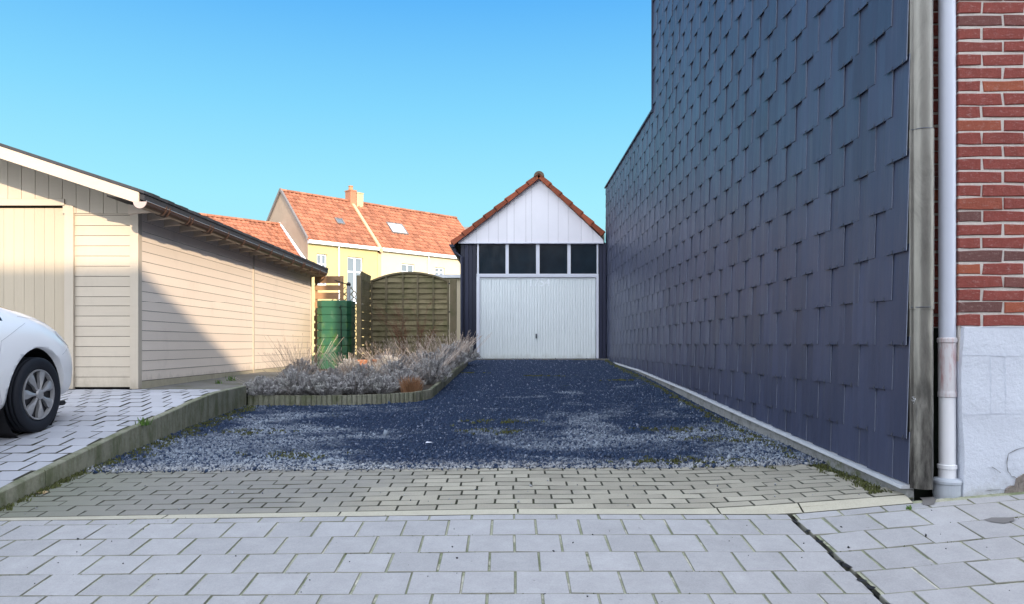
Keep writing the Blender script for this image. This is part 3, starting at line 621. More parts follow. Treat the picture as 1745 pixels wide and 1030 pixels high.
for s in (1, -1):
    a = (RX + (xe + .05 - RX) * s, EZ + .122 - .016); b = (RX, RZ + .148); o_ = -.05
    mb.prism([(a[0], a[1] - .07), (b[0], b[1] - .03 - .001), (b[0], b[1] + .022), (a[0], a[1] + .022)], 'y', BY + .002, SY2 + .3)
    # overlapping sheet ends along the eave
    L = (SY2 + .3) - (BY - .03); n = 44
    for i in range(n):
        y0 = BY - .03 + L * i / n; mb.prism([(a[0] + .012 * s, a[1] + .002), (b[0] - .02 * s, b[1] + .008), (b[0] - .02 * s, b[1] + .038), (a[0] + .012 * s, a[1] + .034 + (i % 2) * .006)], 'y', y0, y0 + L / n - .010, random.random())
mb.build('roof', FELT, shed)
mb = MB()   # soffit + rafters
mb.prism([(SX - .1, 1.600), (xe + .03, 1.530), (xe + .03, 1.540), (SX - .1, 1.615)], 'y', BY + .002, SY2 + .28)
mb.build('soffit', DARKB, shed)
mb = MB(); y = BY + .25
while y < SY2 + .2:
    for s in (1,):
        mb = MB(); mb.prism([(SX + .002, 1.45), (SX + .002, 1.565), (xe + .00, 1.53), (xe + .00, 1.480), (SX + .06, 1.465)], 'y', y, y + .05, random.random()); mb.build('rafter_end', BARGE, shed)
    y += .42
mb = MB(); gxc, gzc, gr = -3.945, 1.535, .066; GY0, GY1 = 7.90, 15.75
def gut(mb, r0, y0, y1, n=14, rev=False):
    for (ya, yb) in [(y0, y1)]:
        pts0 = []
        for i in range(n + 1):
            q = PI + PI * i / n; pts0.append((gxc + r0 * math.cos(q), gzc + r0 * math.sin(q)))
        vs = [(p[0], ya, p[1]) for p in pts0] + [(p[0], yb, p[1]) for p in pts0]
        mb.add(vs, [(i, i + 1, n + 2 + i, n + 1 + i) for i in range(n)])
gut(mb, gr, GY0, GY1); gut(mb, gr - .004, GY0, GY1)
mb.tube([(gxc + gr, GY0, gzc), (gxc + gr, GY1, gzc)], .007, 8); mb.tube([(gxc - gr, GY0, gzc), (gxc - gr, GY1, gzc)], .005, 6)
g = mb.build('gutter', GUTT, shed, smooth=True)
mb = MB(); y = GY0 + .45
while y < GY1:
    for dy in ((0,) if random.random() < .75 else (0, .09)):
        mb = MB(); mb.tube([(gxc + (gr + .004) * math.cos(PI + PI * i / 10), y + dy, gzc + (gr + .004) * math.sin(PI + PI * i / 10)) for i in range(11)] + [(gxc + gr + .008, y + dy, gzc + .03)], .010, 6); mb.build('gutter_bracket', GUTT, g)
    y += .62
mb = MB(); mb.prism([(gxc + (gr + .006) * math.cos(PI + PI * i / 14), gzc + (gr + .006) * math.sin(PI + PI * i / 14)) for i in range(15)], 'y', GY0 - .008, GY0); mb.build('gutter_end_cap', GUTI, g)
mb = MB(); mb.tube([(gxc + gr + .002, GY0, gzc + .009), (gxc + gr + .002, GY1, gzc + .009)], .003, 6); mb.build('gutter_rim', RIMM, g)
# ------------------------------------------------------------------ house on the right: slate clad side, brick front
HX1 = 11.0; TOPZ = 8.6; LOWZ = 3.80; FY = 4.35
house = thing('brick_house', 'tall house with slate clad side wall and red brick front above a white base', 'house', (6.5, FY, -.95))
mb = MB(); mb.box(WX + .03, HX1, 4.52, 11.98, -1.3, TOPZ); mb.box(WX + .002, WX + .03, 4.37, 12, -1.2, TOPZ); mb.box(WX + .03, HX1 - 2, 11.98, 17.88, -1.0, LOWZ - .03); mb.build('wall_core', DARKB, house)
mb = MB(); mb.prism([(4.35, -1.2), (17.9, -.9), (17.9, -.39)] + [(max(y, 4.35), z - .012) for y, z in reversed(FLASH)], 'x', WX - .012, WX + .03); mb.build('concrete_plinth', RCON, house)
mb = MB()
for (a, b) in zip(FLASH, FLASH[1:]):
    for p, q in [(a, b)]:
        y0, z0, y1, z1 = p[0], p[1], q[0], q[1]
        if y0 < 4.34: z0 = lerp(z0, z1, (4.34 - y0) / (y1 - y0)); y0 = 4.34
        mb.hexa([(WX - .052, y0, z0 - .012), (WX + .02, y0, z0 - .012), (WX + .02, y1, z1 - .012), (WX - .052, y1, z1 - .012), (WX - .046, y0, z0 + .008), (WX + .02, y0, z0 + .016), (WX + .02, y1, z1 + .016), (WX - .046, y1, z1 + .008)])
mb.build('base_flashing', FLSH, house)
sm = MB(); hk = MB(); EX = .278; CP = .2175; TW = .292; TH = .005
def slate(Yn, zb, ztop_lim, k):
    Yf = min(Yn + TW, 17.9); L = .60; T = .019
    if Yf - Yn < .04: return
    y0 = max(Yn, 4.335)
    if Yf - y0 < .03: return
    jit = random.uniform(-.0015, .0015); rot = random.uniform(-.003, .003); tw = random.uniform(-.0022, .0022)
    NY = 5; NZ = 4; fb0 = z_flash(y0) + .018; top = min(zb + L, ztop_lim)
    if top - max(zb, fb0) < .03: return
    front = []; tint = random.random()
    for j in range(NZ + 1):
        for i in range(NY + 1):
            y = lerp(y0, Yf, i / NY); z = lerp(max(zb + rot * (i / NY * 2 - 1), z_flash(y) + .018), top, j / NZ)
            u = 1 - (z - zb) / L
            off = T * u + jit + tw * (i / NY - .5) * 2 * u + TH
            # far side rides over the neighbour it overlaps
            e = max(0, (y - (Yn + CP - .03)) / (TW - CP + .03)); off += .008 * min(1, e * 1.2) * (1 if u > .08 else 0)
            front.append((WX - off, y, z))
    n = NY + 1; b = len(sm.v); sm.v += front + [(x + TH, y, z) for x, y, z in front]; m_ = n * (NZ + 1)
    fs = [(j * n + i, j * n + i + 1, (j + 1) * n + i + 1, (j + 1) * n + i) for j in range(NZ) for i in range(NY)]
    edge = [(i, i + 1) for i in range(NY)] + [((j + 1) * n, j * n) for j in range(NZ)] + [(j * n + NY, (j + 1) * n + NY) for j in range(NZ)]
    for f in fs: sm.f.append(tuple(b + q for q in f)); sm.t.append(tint); sm.m.append(0)
    for p, q in edge: sm.f.append((b + q, b + p, b + m_ + p, b + m_ + q)); sm.t.append(tint); sm.m.append(1)
    if zb > fb0 and Yn < 10.5 and zb < 4.5:
        for fy in (.30, .72):
            yy = Yn + TW * fy; xo = WX - T - TH - jit - .003
            if yy > y0: sm.tube([(xo, yy, zb + .020), (xo - .004, yy, zb + .001), (xo + .002, yy, zb - .010)], .0022, 5, m=2)
kmax = int((17.9 - 4.2) / CP)
for k in range(-1, kmax + 1):
    Yn = 4.497 + CP * k + random.uniform(-.003, .003)
    for n in range(-3, 17):
        zb = 2 * EX * n + (0 if k % 2 else EX)
        lim = TOPZ if Yn + TW * .5 < 12.0 else LOWZ
        if zb > lim - .06: continue
        slate(Yn, zb + random.uniform(-.0025, .0025), lim, k)
cl = sm.build('slate_cladding', [SLATE, SEDGE, HOOK], house)
mb = MB(); mb.box(WX - .045, WX + .05, 11.97, 12.01, LOWZ - .02, TOPZ + .02); mb.box(WX - .05, HX1 - 2, 11.98, 17.93, LOWZ + .001, LOWZ + .03); mb.box(WX - .05, WX + .1, 4.44, 12.01, TOPZ + .001, TOPZ + .04); mb.build('edge_trim', SLATE, house)
# zinc corner cover in front of the slate edge
mb = MB(); xa, xb = WX + .006, WX + .128
prof = [(xa - .004, FY + .06), (xa - .006, FY + .0), (xa - .004, FY - .012), (xa + .006, FY - .014), (xa + .014, FY - .010), (xa + .020, FY - .018)] + [((xa + .020 + xb) / 2 - (xb - xa - .020) / 2 * math.cos(PI * i / 10), FY - .018 - .036 * math.sin(PI * i / 10)) for i in range(1, 10)] + [(xb, FY - .010), (xb, FY + .20)]
zz = [-.845, -.60, -.34, -.30, -.25, -.12, -.05]; 
def zsec(z, g=0, dx=0): return [(p[0] + dx + (g if i > 5 else -g), p[1] - g, z) for i, p in enumerate(prof)]
def dent(z): return .022 * math.exp(-((z + .30) / .055) ** 2)
def zrun(z0, z1, g, step=.03):
    zs = fr(z0, z1, step); n = len(prof); b = []
    for z in zs:
        s = zsec(z, g)
        for i, p in enumerate(s):
            d = dent(z) * math.exp(-((p[0] - (xa + .05)) / .035) ** 2) + .0012 * math.sin(z * 23 + i)
            b.append((p[0], p[1] + d, p[2]))
    mb.add(b, [(j * n + i, j * n + i + 1, (j + 1) * n + i + 1, (j + 1) * n + i) for j in range(len(zs) - 1) for i in range(n - 1)], random.random())
zrun(-.845, .215, .0015); zrun(.205, 1.262, .005, .06); zrun(1.25, 3.3, .001, .1); zrun(3.28, TOPZ, .004, .3)
zc = mb.build('corner_cover', ZINC, house, smooth=True)
mb = MB(); mb.tube([(xb - .05 - .02 + .02 * i / 8, FY - .036, 1.262 + .018 * math.sin(PI * i / 8)) for i in range(9)], .004, 5)
for z in (.217, 1.264, 3.29): mb.tube([(p[0], p[1] - .005, z) for p in prof[2:16]], .003, 5)
mb.build('cover_seam', HOOK, zc)
mb = MB()
for i in range(26):
    q = Vector((xa + random.gauss(.022, .010), FY - .012 + random.uniform(-.004, .004), -.33 + random.gauss(0, .018))); r = random.uniform(.002, .006)
    mb.add([q + Vector((r, 0, 0)), q + Vector((0, -r, r)), q + Vector((-r, 0, 0)), q + Vector((0, -r, -r))], [(0, 1, 2, 3)])
mb.build('paint_scrape', FLSH, zc)
# brick front: individual bricks in a mortar bed, with a recessed strip behind the pipe
bk = MB(); mo = MB(); BX0 = 2.645; BL, BH, JJ = .242, .0625, .0145; CH = .0770
def brick(x0, x1, z0, y, dep=.05):
    j = lambda a: random.uniform(-a, a); yo = y - .0 + j(.003); c = .004
    f = [(x0 + j(.005), z0 + j(.004)), (x1 + j(.005), z0 + j(.004)), (x1 + j(.005), z0 + BH + j(.004)), (x0 + j(.005), z0 + BH + j(.004))]
    xm, zm = (x0 + x1) / 2, z0 + BH / 2
    mid = [((a + b) / 2) for a, b in zip(f[0], f[1])], [((a + b) / 2) for a, b in zip(f[2], f[3])]
    f = [f[0], (mid[0][0], mid[0][1] + j(.004)), f[1], f[2], (mid[1][0], mid[1][1] + j(.004)), f[3]]
    inn = [(p[0] + (c if p[0] < xm - .01 else -c if p[0] > xm + .01 else 0), yo - j(.002), p[1] + (c if p[1] < zm else -c)) for p in f]
    out = [(p[0], yo + c, p[1]) for p in f]; bak = [(p[0], yo + dep, p[1]) for p in f]
    bk.add(inn + out + bak, [(0, 1, 2, 3, 4, 5)] + [(i, 6 + i, 6 + (i + 1) % 6, (i + 1) % 6) for i in range(6)] + [(6 + i, 12 + i, 12 + (i + 1) % 6, 6 + (i + 1) % 6) for i in range(6)], random.random())
ZB0 = .100; r = 0; z = ZB0 + .010
while z < TOPZ - .1:
    x = BX0; i = 0
    L0 = .148 if r % 2 else .100          # quoin return then stretchers
    first = True
    while x < 5.6:
        L = (.255 if r % 2 else .130) if first else BL
        brick(x, x + L, z, FY); x += L + JJ; first = False
    if z < 5:
        brick(WX + .12, WX + .19, z, FY + .14); brick(WX + .20, BX0 + .02, z, FY + .14)
    z += CH; r += 1
mo.box(BX0 + .004, 5.6, FY + .007, FY + .10, -.1, TOPZ); mo.box(BX0 + .006, BX0 + .05, FY + .009, FY + .17, -.1, TOPZ); mo.box(WX + .05, BX0 + .05, FY + .148, FY + .171, .10, TOPZ)
bw = bk.build('brick_wall', BRICK, house); mo.build('mortar_bed', MORT, bw)
mb = MB(); mb.box(WX + .05, BX0 + .008, FY + .150, FY + .172, -1.1, .099); mb.build('recess_back', RECESS, house)
mb = MB(); mb.box(5.6, HX1, FY, FY + .17, -1.1, TOPZ); mb.build('front_wall', FACB, house)
# side returns of bricks in the recess
mb = MB(); z = ZB0 + .01; r = 0
while z < 5:
    mb.box(BX0 + .0005, BX0 + .02, FY + .012, FY + (.10 if r % 2 else .05), z, z + BH, random.random()); z += CH; r += 1
mb.build('brick_return', BRICK, bw)
mb = MB(); NX, NZ = 40, 26; vs = []
X0, X1, ZL, ZH = 2.655, 5.6, -1.15, ZB0
for j in range(NZ + 1):
    for i in range(NX + 1):
        x = lerp(X0, X1, (i / NX) ** 1.3); z = lerp(ZL, ZH, j / NZ)
        vs.append((x + (.010 * math.sin(z * 7) if i == 0 else 0), FY - .022 + .0025 * math.sin(x * 9 + z * 7) + .002 * math.sin(z * 19 + x * 4), z))
mb.add(vs, [(j * (NX + 1) + i, j * (NX + 1) + i + 1, (j + 1) * (NX + 1) + i + 1, (j + 1) * (NX + 1) + i) for j in range(NZ) for i in range(NX)])
n = NX + 1; mb.quad((X0, FY - .022, ZH), (X1, FY - .022, ZH), (X1, FY + .01, ZH + .006), (X0, FY + .01, ZH + .006))
mb.add([vs[j * n] for j in range(NZ + 1)] + [(X0, FY + .17, vs[j * n][2]) for j in range(NZ + 1)], [(j, j + 1, NZ + 2 + j, NZ + 1 + j) for j in range(NZ)])
pl = mb.build('white_base', WREND, house, smooth=False)
mb = MB(); yv = FY - .026
def P2(px, py, y=yv): return at(px, py, y)
for poly in ([(1688, 607), (1713, 608), (1714, 706), (1689, 705)],):
    q = [P2(*p) for p in poly]; q = q + [q[0]]
    for a, b in zip(q, q[1:]): mb.tube([a, b], .0016, 4)
mb.tube([P2(1640, 606), P2(1745, 607)], .001, 4); mb.tube([P2(1640, 707), P2(1745, 706)], .0012, 4)
mb.build('embossed_panel', WREND, pl)
mb = MB()
for line in ([(1745, 764), (1730, 768), (1719, 775), (1716, 790), (1718, 805), (1724, 812), (1733, 817), (1745, 811)], [(1690, 797), (1697, 801), (1705, 807)], [(1680, 838), (1700, 835), (1716, 837)], [(1733, 817), (1736, 828), (1738, 842)]):
    q = []
    for a, b in zip(line, line[1:]):
        for t in (0, .5): q.append(P2(a[0] + (b[0] - a[0]) * t + random.uniform(-.8, .8), a[1] + (b[1] - a[1]) * t + random.uniform(-.8, .8)))
    q.append(P2(*line[-1])); mb.tube(q, [random.uniform(.0008, .0022) for _ in q], 4)
mb.build('crack', CRACK, pl)
mb = MB(); q = [P2(px, py, FY - .030) for px, py in [(1733, 817), (1745, 809), (1760, 812), (1764, 846), (1712, 846), (1716, 834), (1724, 829), (1731, 830)]]
c = sum(q, Vector()) / len(q); 
ring = [p + Vector((0, .02, 0)) for p in q]; mb.add(q + ring + [c + Vector((0, .004, 0))], [(i, (i + 1) % 8, 16) for i in range(8)] + [(i, 8 + i, 8 + (i + 1) % 8, (i + 1) % 8) for i in range(8)]); mb.build('broken_patch', BROKEN, pl)
# downpipe
PYY = FY + .045; pxx = at(1614, 0, PYY).x; pr_ = .0465; pb = -.905
pipe = thing('downpipe', 'pale grey blue plastic downpipe with a rust stained coupling in the brick wall corner', 'downpipe', (pxx, PYY, pb))
mb = MB(); mb.lathe([(pr_, .01), (pr_, TOPZ)], (pxx, PYY, 0), 28); mb.build('pipe', PIPE, pipe, smooth=True)
mb = MB(); zt = lambda py: (588 - py) / F * FY
mb.lathe([(pr_ + .001, zt(679)), (pr_ + .004, zt(678)), (pr_ + .004, zt(672)), (pr_ + .0015, zt(668)), (pr_ + .0015, zt(586)), (pr_ + .007, zt(584)), (pr_ + .007, zt(578)), (pr_ - .001, zt(576))], (pxx, PYY, 0), 28); mb.build('coupling', SPIPE, pipe, smooth=False)
mb = MB(); mb.lathe([(pr_ - .001, zt(797)), (pr_ - .001, zt(676))], (pxx, PYY, 0), 28); mb.build('lower_pipe', WPIPE, pipe, smooth=True)
mb = MB(); mb.lathe([(pr_ + .001, zt(822)), (pr_ + .001, zt(803)), (pr_ + .006, zt(801)), (pr_ + .006, zt(795)), (pr_ - .002, zt(794))], (pxx, PYY, 0), 28); mb.build('collar', WPIPE, pipe)
mb = MB(); R1 = .077; mb.lathe([(R1 + .002, -.955), (R1 - .002, zt(846)), (R1, zt(846)), (R1, zt(828)), (R1 + .004, zt(826)), (R1 + .004, zt(822)), (R1 - .004, zt(819)), (R1 - .025, zt(817)), (pr_, zt(817.5))], (pxx, PYY, 0), 32); mb.build('floor_socket', SOCK, pipe)
# wet mortar stains on the pavement
for k, (pts, lab) in enumerate([([(1567, 850), (1590, 849), (1596, 853), (1592, 861), (1580, 864), (1570, 861), (1573, 855)], 'dark grey stain on the paving left of the downpipe foot'), ([(1675, 888), (1690, 884), (1728, 884), (1729, 889), (1712, 894), (1692, 892)], 'dark grey stain on the paving in front of the white base')]):
    mb = MB(); q = []
    for px, py in pts:
        for it in range(60):
            pass
        Y = 4.3
        for it in range(30): Y = -z_pave((px - 868) / F * Y, Y) * F / (py - 588)
        p = at(px, py, Y); q.append((p.x, p.y, z_pave(p.x, p.y) + .0035))
    mb.add(q, [tuple(range(len(q)))]); tag(mb.build('stain_patch', WET, origin=q[0]), lab, 'stain', 'dark stains on the paving')
# ------------------------------------------------------------------ pantile slopes
def pantiles(mb, O, U, V, Lu, Lv, pitch=.24, course=.33, amp=.028, step=.022, sub=5, base=.02, tints=None):
    O, U, V = Vector(O), Vector(U).normalized(), Vector(V).normalized(); Nn = U.cross(V).normalized()
    if Nn.z < 0: Nn = -Nn
    nu = max(1, round(Lu / pitch)); pitch = Lu / nu; nc = max(1, round(Lv / course)); course = Lv / nc
    for c in range(nc):
        for t in range(nu):
            tint = random.random(); lo = []; hi = []; ot = random.uniform(-.006, .006); oc = random.uniform(-.012, .012)
            for i in range(sub + 1):
                s = i / sub; wv = amp * (math.sin(2 * PI * s) * .8 + .3 * math.cos(2 * PI * s))
                p = O + U * (pitch * (t + s))
                lo.append(p + V * (course * c - .03 + oc) + Nn * (base + wv + step + ot)); hi.append(p + V * (course * (c + 1)) + Nn * (base + wv + ot))
            lip = [p - Nn * (step) for p in lo]
            n = sub + 1
            mb.add(lip + lo + hi, [(i, i + 1, n + i + 1, n + i) for i in range(sub)] + [(n + i, n + i + 1, 2 * n + i + 1, 2 * n + i) for i in range(sub)], tint)
# ------------------------------------------------------------------ garage at the end of the drive
GY = 17.7; ga = lambda px, py, dy=0: at(px, py, GY)
gz0 = -.355
gar = thing('garage', 'small garage with white up and over door, white gable and red tiled roof', 'garage', (.7, GY, gz0))
X = lambda px: ga(px, 0).x
Z = lambda py: ga(0, py).z
GD = 6.2
gl, gr_, gm = X(785), X(1033), X(919)
mb = MB(); mb.box(gl + .02, gr_ - .02, GY + .12, GY + .18, Z(412) - .0, Z(411) + .001); mb.box(gl + .01, gl + .1, GY + .1, GY + GD, gz0 - .2, Z(412)); mb.box(gr_ - .1, gr_ - .01, GY + .1, GY + GD, gz0 - .2, Z(412)); mb.box(gl, gr_, GY + GD - .1, GY + GD, gz0 - .2, Z(412)); mb.build('wall_core', DARKB, gar)
mb = MB()
def vboards(x0, x1, w_, z0, z1, y, d=.03, zf=None):
    n = max(1, round((x1 - x0) / w_)); w2 = (x1 - x0) / n
    for i in range(n):
        mb.cbox(x0 + w2 * i + .005, x0 + w2 * (i + 1) - .005, y + random.uniform(0, .004), y + d, z0, z1, .002, random.random())
vboards(gl, X(812), .105, gz0 - .1, Z(413), GY); mb.box(gl, X(812), GY + .032, GY + .1, gz0 - .1, Z(413)); mb.box(gl - .004, gl + .012, GY + .1, GY + GD, gz0 - .1, Z(413)); mb.build('side_cladding', NAVY, gar)
mb = MB(); vboards(X(1020.5), gr_ - .005, .10, gz0 - .1, Z(413), GY)
mb.box(X(1020), gr_, GY + .032, GY + .1, gz0 - .1, Z(413))
mb.build('side_cladding', NAVY, gar)
# gable of vertical panels
ax, az = X(918), Z(304); ex0, ex1, ez = X(781), X(1028), Z(413)
mb = MB(); seams = [ex0, X(790), X(799), X(812), X(833), X(849), X(864), X(876), X(896), X(906), X(934), X(951), X(968), X(990), X(1010), ex1]
def gh(x): 
    t = abs(x - ax) / ((ax - (ex0)) if x < ax else (ex1 - ax)); return lerp(az, ez + .06, min(1, t))
for i, (a, b) in enumerate(zip(seams, seams[1:])):
    top = [(a + .002, gh(a)), (b - .002, gh(b))]
    if a < ax < b: top = [(a + .002, gh(a)), (ax, az), (b - .002, gh(b))]
    mb.prism([(b - .002, ez), (a + .002, ez)] + top, 'y', GY - .055 - .002 * (i % 2), GY - .03, random.random())
mb.build('gable', GABW, gar)
mb = MB(); mb.box(ex0, ex1, GY - .070, GY - .0, ez - .028, ez - .002); mb.build('gable_drip', FRAMEW, gar)
# transom windows
wz0, wz1 = Z(466), Z(415.5); mull = [(813, 816), (861.5, 867), (913.5, 919.5), (967, 972.5), (1017, 1019.5)]
mb = MB()
for a, b in mull: mb.cbox(X(a), X(b), GY - .005, GY + .06, wz0, wz1, .002)
mb.box(X(812), X(1020), GY - .006, GY + .062, Z(469.8), wz0 - .001); mb.box(X(813), X(1018), GY + .0, GY + .06, wz1 + .001, Z(413.6))
wf = mb.build('window_frame', FRAMEW, gar)
for i in range(4):
    mb = MB(); mb.box(X(mull[i][1]) + .002, X(mull[i + 1][0]) - .002, GY + .03, GY + .038, wz0 + .001, wz1 - .001); mb.build('pane', GLASS, wf)
mb = MB(); mb.box(X(816), X(1017), GY + .30, GY + .32, wz0 - .1, wz1); mb.build('dark_interior', DARKB, gar)
# steel door
mb = MB(); mb.box(X(812), X(817.5), GY - .012, GY + .05, gz0, Z(470.2)); mb.box(X(1016), X(1020), GY - .012, GY + .05, gz0, Z(470.2)); mb.box(X(817.6), X(1015.9), GY - .010, GY + .05, Z(472.0), Z(470.2)); mb.build('door_frame', FRAMEW, gar)
mb = MB(); x = X(819.5); x1_ = X(1013.5); n = 42; w_ = (x1_ - x) / n; dz0, dz1 = gz0 + .02, Z(474.5); poly = []
for i in range(n):
    a = x + w_ * i; poly += [(a, .012), (a + w_ * .16, .0), (a + w_ * .84, 0), (a + w_ * .97, .012)]
poly += [(x1_, .012)]
vs = [(p[0], GY + .022 + p[1], dz0) for p in poly] + [(p[0], GY + .022 + p[1], dz1) for p in poly]; k = len(poly)
mb.add(vs, [(i, i + 1, k + i + 1, k + i) for i in range(k - 1)], .5)
mb.box(x - .02, x, GY + .012, GY + .05, dz0, dz1 + .02); mb.box(x1_, x1_ + .02, GY + .012, GY + .05, dz0, dz1 + .02); mb.box(x, x1_, GY + .014, GY + .05, dz1 + .001, dz1 + .02); mb.box(x, x1_, GY + .014, GY + .05, dz0 - .018, dz0 - .001)
dr = mb.build('garage_door', DOORW, gar)
mb = MB(); hx, hz = X(914), Z(574); mb.cbox(hx - .02, hx + .02, GY + .005, GY + .024, hz - .055, hz + .055, .004); mb.tube([(hx, GY + .01, hz), (hx, GY - .03, hz), (hx, GY - .032, hz - .05)], .009, 8); mb.build('handle', HOOK, dr)
cu = bpy.data.curves.new('lettering', 'FONT'); cu.body = '1754'; cu.size = .27; cu.extrude = .001; cu.align_x = 'CENTER'
tmp = bpy.data.objects.new('tmp', cu); C.objects.link(tmp); bpy.context.view_layer.update()
me = bpy.data.meshes.new_from_object(tmp.evaluated_get(bpy.context.evaluated_depsgraph_get())); bpy.data.objects.remove(tmp)
me.transform(Matrix.Rotation(R(90), 4, 'X')); me.transform(Matrix.Translation((X(919) - gar['_o'][0], GY + .019 - gar['_o'][1], Z(487) - gar['_o'][2]))); me.materials.clear(); me.materials.append(LETT)
lt = bpy.data.objects.new('lettering', me); C.objects.link(lt); lt.parent = dr; tag(lt, 'faint pale numbers at the top of the door')
# roof
mb = MB(); rp = [(ex0 - .10, Z(417)), (ax, Z(299)), (ex1 + .02, Z(393) - .13)]
le = Vector((X(772), 0, Z(414))); re = Vector((X(1026), 0, Z(398))); ap = Vector((ax, 0, Z(300)))
for a in (le, re):
    d = (ap - a); L = d.length; O = Vector((a.x, GY - .16, a.z)); 
    pantiles(mb, O, (0, 1, 0), d, GD + .3, L, .25, .34, .022, .03, 4, .01)
rt = mb.build('roof', TILED, gar)
mb = MB()
for a in (le, re):
    d = (ap - a); L = d.length; d = d.normalized(); nn = Vector((-d.z, 0, d.x)); nn = nn if nn.z > 0 else -nn; nseg = round(L / .34)
    for i in range(nseg):
        p = a + d * (L * i / nseg - .02); q = a + d * (L * (i + 1) / nseg); t = random.random(); lift = .028
        pts = [p - nn * .070, q - nn * .060, q + nn * (.030), p + nn * (.03 + lift)]
        mb.prism([(v.x, v.z) for v in pts], 'y', GY - .175, GY - .085, t)
mb.build('verge_tiles', TILED, rt)
mb = MB(); mb.prism([(le.x + .06, le.z - .03), (re.x - .04, re.z - .03), (ap.x, ap.z - .05)], 'y', GY - .028, GY + GD); mb.build('roof_deck', DARKB, gar)
mb = MB(); yy = GY - .20
while yy < GY + GD:
    mb.prism([(ax + .125 * math.cos(PI * i / 10), Z(303) + .125 * math.sin(PI * i / 10)) for i in range(11)] + [(ax - .09, Z(303)), (ax, Z(303) + .07), (ax + .09, Z(303))], 'y', yy, yy + .37, random.random()); yy += .36
mb.build('ridge_tiles', RIDGE, rt)
mb = MB(); gX, gZ = X(771), Z(417)
pts0 = [(gX + .075 * math.cos(PI + PI * i / 10), gZ + .075 * math.sin(PI + PI * i / 10)) for i in range(11)]
mb.prism(pts0 + [(gX + .07, gZ - .002), (gX - .07, gZ - .002)], 'y', GY - .15, GY + GD); mb.tube([(gX + .02, GY - .02, gZ - .06), (gX + .07, GY - .02, gZ - .18), (gl + .03, GY - .04, gZ - .30), (gl + .03, GY - .04, gz0)], .036, 10)
mb.build('gutter', NAVY, gar)
mb = MB(); mb.box(X(1020), gr_, GY + .3, GY + 1, Z(413), Z(395)); mb.build('side_flashing', PLINTH, gar)
mb = MB(); mb.box(gl + .3, gr_, GY - .62, GY - .014, gz0 - .2, gz0 + .016); tag(mb.build('garage_threshold', CPATH), kind='structure')
# ------------------------------------------------------------------ arched fence panel, narrow panel, posts
FYY = 15.7
fz = lambda py: (588 - py) / F * FYY
fx = lambda px: (px - 868) / F * FYY
fg = -.50
fence = thing('arched_fence_panel', 'weathered timber fence panel with an arched top beside the garage', 'fence', (fx(702), FYY, fg))
x0, x1 = fx(632), fx(765)
arch = lambda x: lerp(fz(478), fz(463), 1 - ((x - (x0 + x1) / 2) / ((x1 - x0) / 2)) ** 2)
mb = MB(); z = fg - .02; pit = .116; k = 0
zs = []
while z < fz(466): zs.append(z); z += pit
nx = 24
for k, z in enumerate(zs):
    for i in range(nx):
        a = lerp(x0 + .03, x1 - .03, i / nx); b = lerp(x0 + .03, x1 - .03, (i + 1) / nx)
        ph = lambda x: .004 * math.sin((x - x0) / .30 * PI + (PI if k % 2 else 0))
        za = min(z + pit + .018, arch(a) - .02); zb2 = min(z + pit + .018, arch(b) - .02)
        if za - z < .02 and zb2 - z < .02: continue
        mb.hexa([(a, FYY - .006 + ph(a) - .010, z), (b, FYY - .006 + ph(b) - .010, z), (b, FYY + .006 + ph(b) - .010, z), (a, FYY + .006 + ph(a) - .01, z),
                 (a, FYY - .006 + ph(a) + .022, za), (b, FYY - .006 + ph(b) + .022, zb2), (b, FYY + .006 + ph(b) + .022, zb2), (a, FYY + .006 + ph(a) + .022, za)], (math.sin(k * 12.9) * 43.7) % 1)
mb.build('slats', FENCE, fence)
mb = MB(); mb.box(x0 - .005, x0 + .04, FYY - .03, FYY + .03, fg - .1, arch(x0) + .01); mb.box(x1 - .04, x1 + .005, FYY - .03, FYY + .03, fg - .1, arch(x1) + .01)
xs = fr(x0, x1, .09)
for a, b in zip(xs, xs[1:]):
    mb.hexa([(a, FYY - .035, arch(a) - .035), (b, FYY - .035, arch(b) - .035), (b, FYY + .035, arch(b) - .035), (a, FYY + .035, arch(a) - .035), (a, FYY - .035, arch(a) + .006), (b, FYY - .035, arch(b) + .006), (b, FYY + .035, arch(b) + .006), (a, FYY + .035, arch(a) + .006)])
for u in (.20, .41, .60, .80):
    xx = lerp(x0, x1, u); mb.box(xx - .02, xx + .02, FYY - .024, FYY + .024, fg, arch(xx) - .03)
mb.build('frame', POST, fence)
mb = MB()
for zz_ in (fz(483), fz(533)):
    for xx in (x0 - .02, x1 + .02): mb.box(xx - .025, xx + .025, FYY - .045, FYY - .03, zz_ - .015, zz_ + .015)
mb.build('bracket', BLACK, fence)
def fpost(xa, xb, ya, yb, top, lab):
    o = thing('fence_post', lab, 'post', ((xa + xb) / 2, ya, fg), 'timber fence posts'); mb = MB(); mb.cbox(xa, xb, ya, yb, fg - .15, top, .008); mb.build('post', POST, o)
fpost(fx(767), fx(778), FYY - .05, FYY + .07, fz(476), 'square timber fence post between the arched panel and the dark garage wall')
fpost(fx(621), fx(629.5), FYY - .05, FYY + .05, fz(474), 'square timber fence post at the left end of the arched panel')
YN = 14.55; fpost((608.5 - 868) / F * YN, (616 - 868) / F * YN, YN - .05, YN + .05, (588 - 469) / F * YN, 'nearest timber fence post, right of the green tank')
npn = thing('narrow_fence_panel', 'narrow timber fence panel running towards the viewer left of the arched panel', 'fence', (-2.93, 15.1, fg))
mb = MB(); z = fg; k = 0
while z < 1.33:
    mb.hexa([(-2.965, YN + .06, z), (-2.945, YN + .06, z), (-2.945, FYY - .06, z), (-2.965, FYY - .06, z), (-2.94, YN + .06, z + .15), (-2.92, YN + .06, z + .15), (-2.92, FYY - .06, z + .15), (-2.94, FYY - .06, z + .15)], random.random()); z += .165
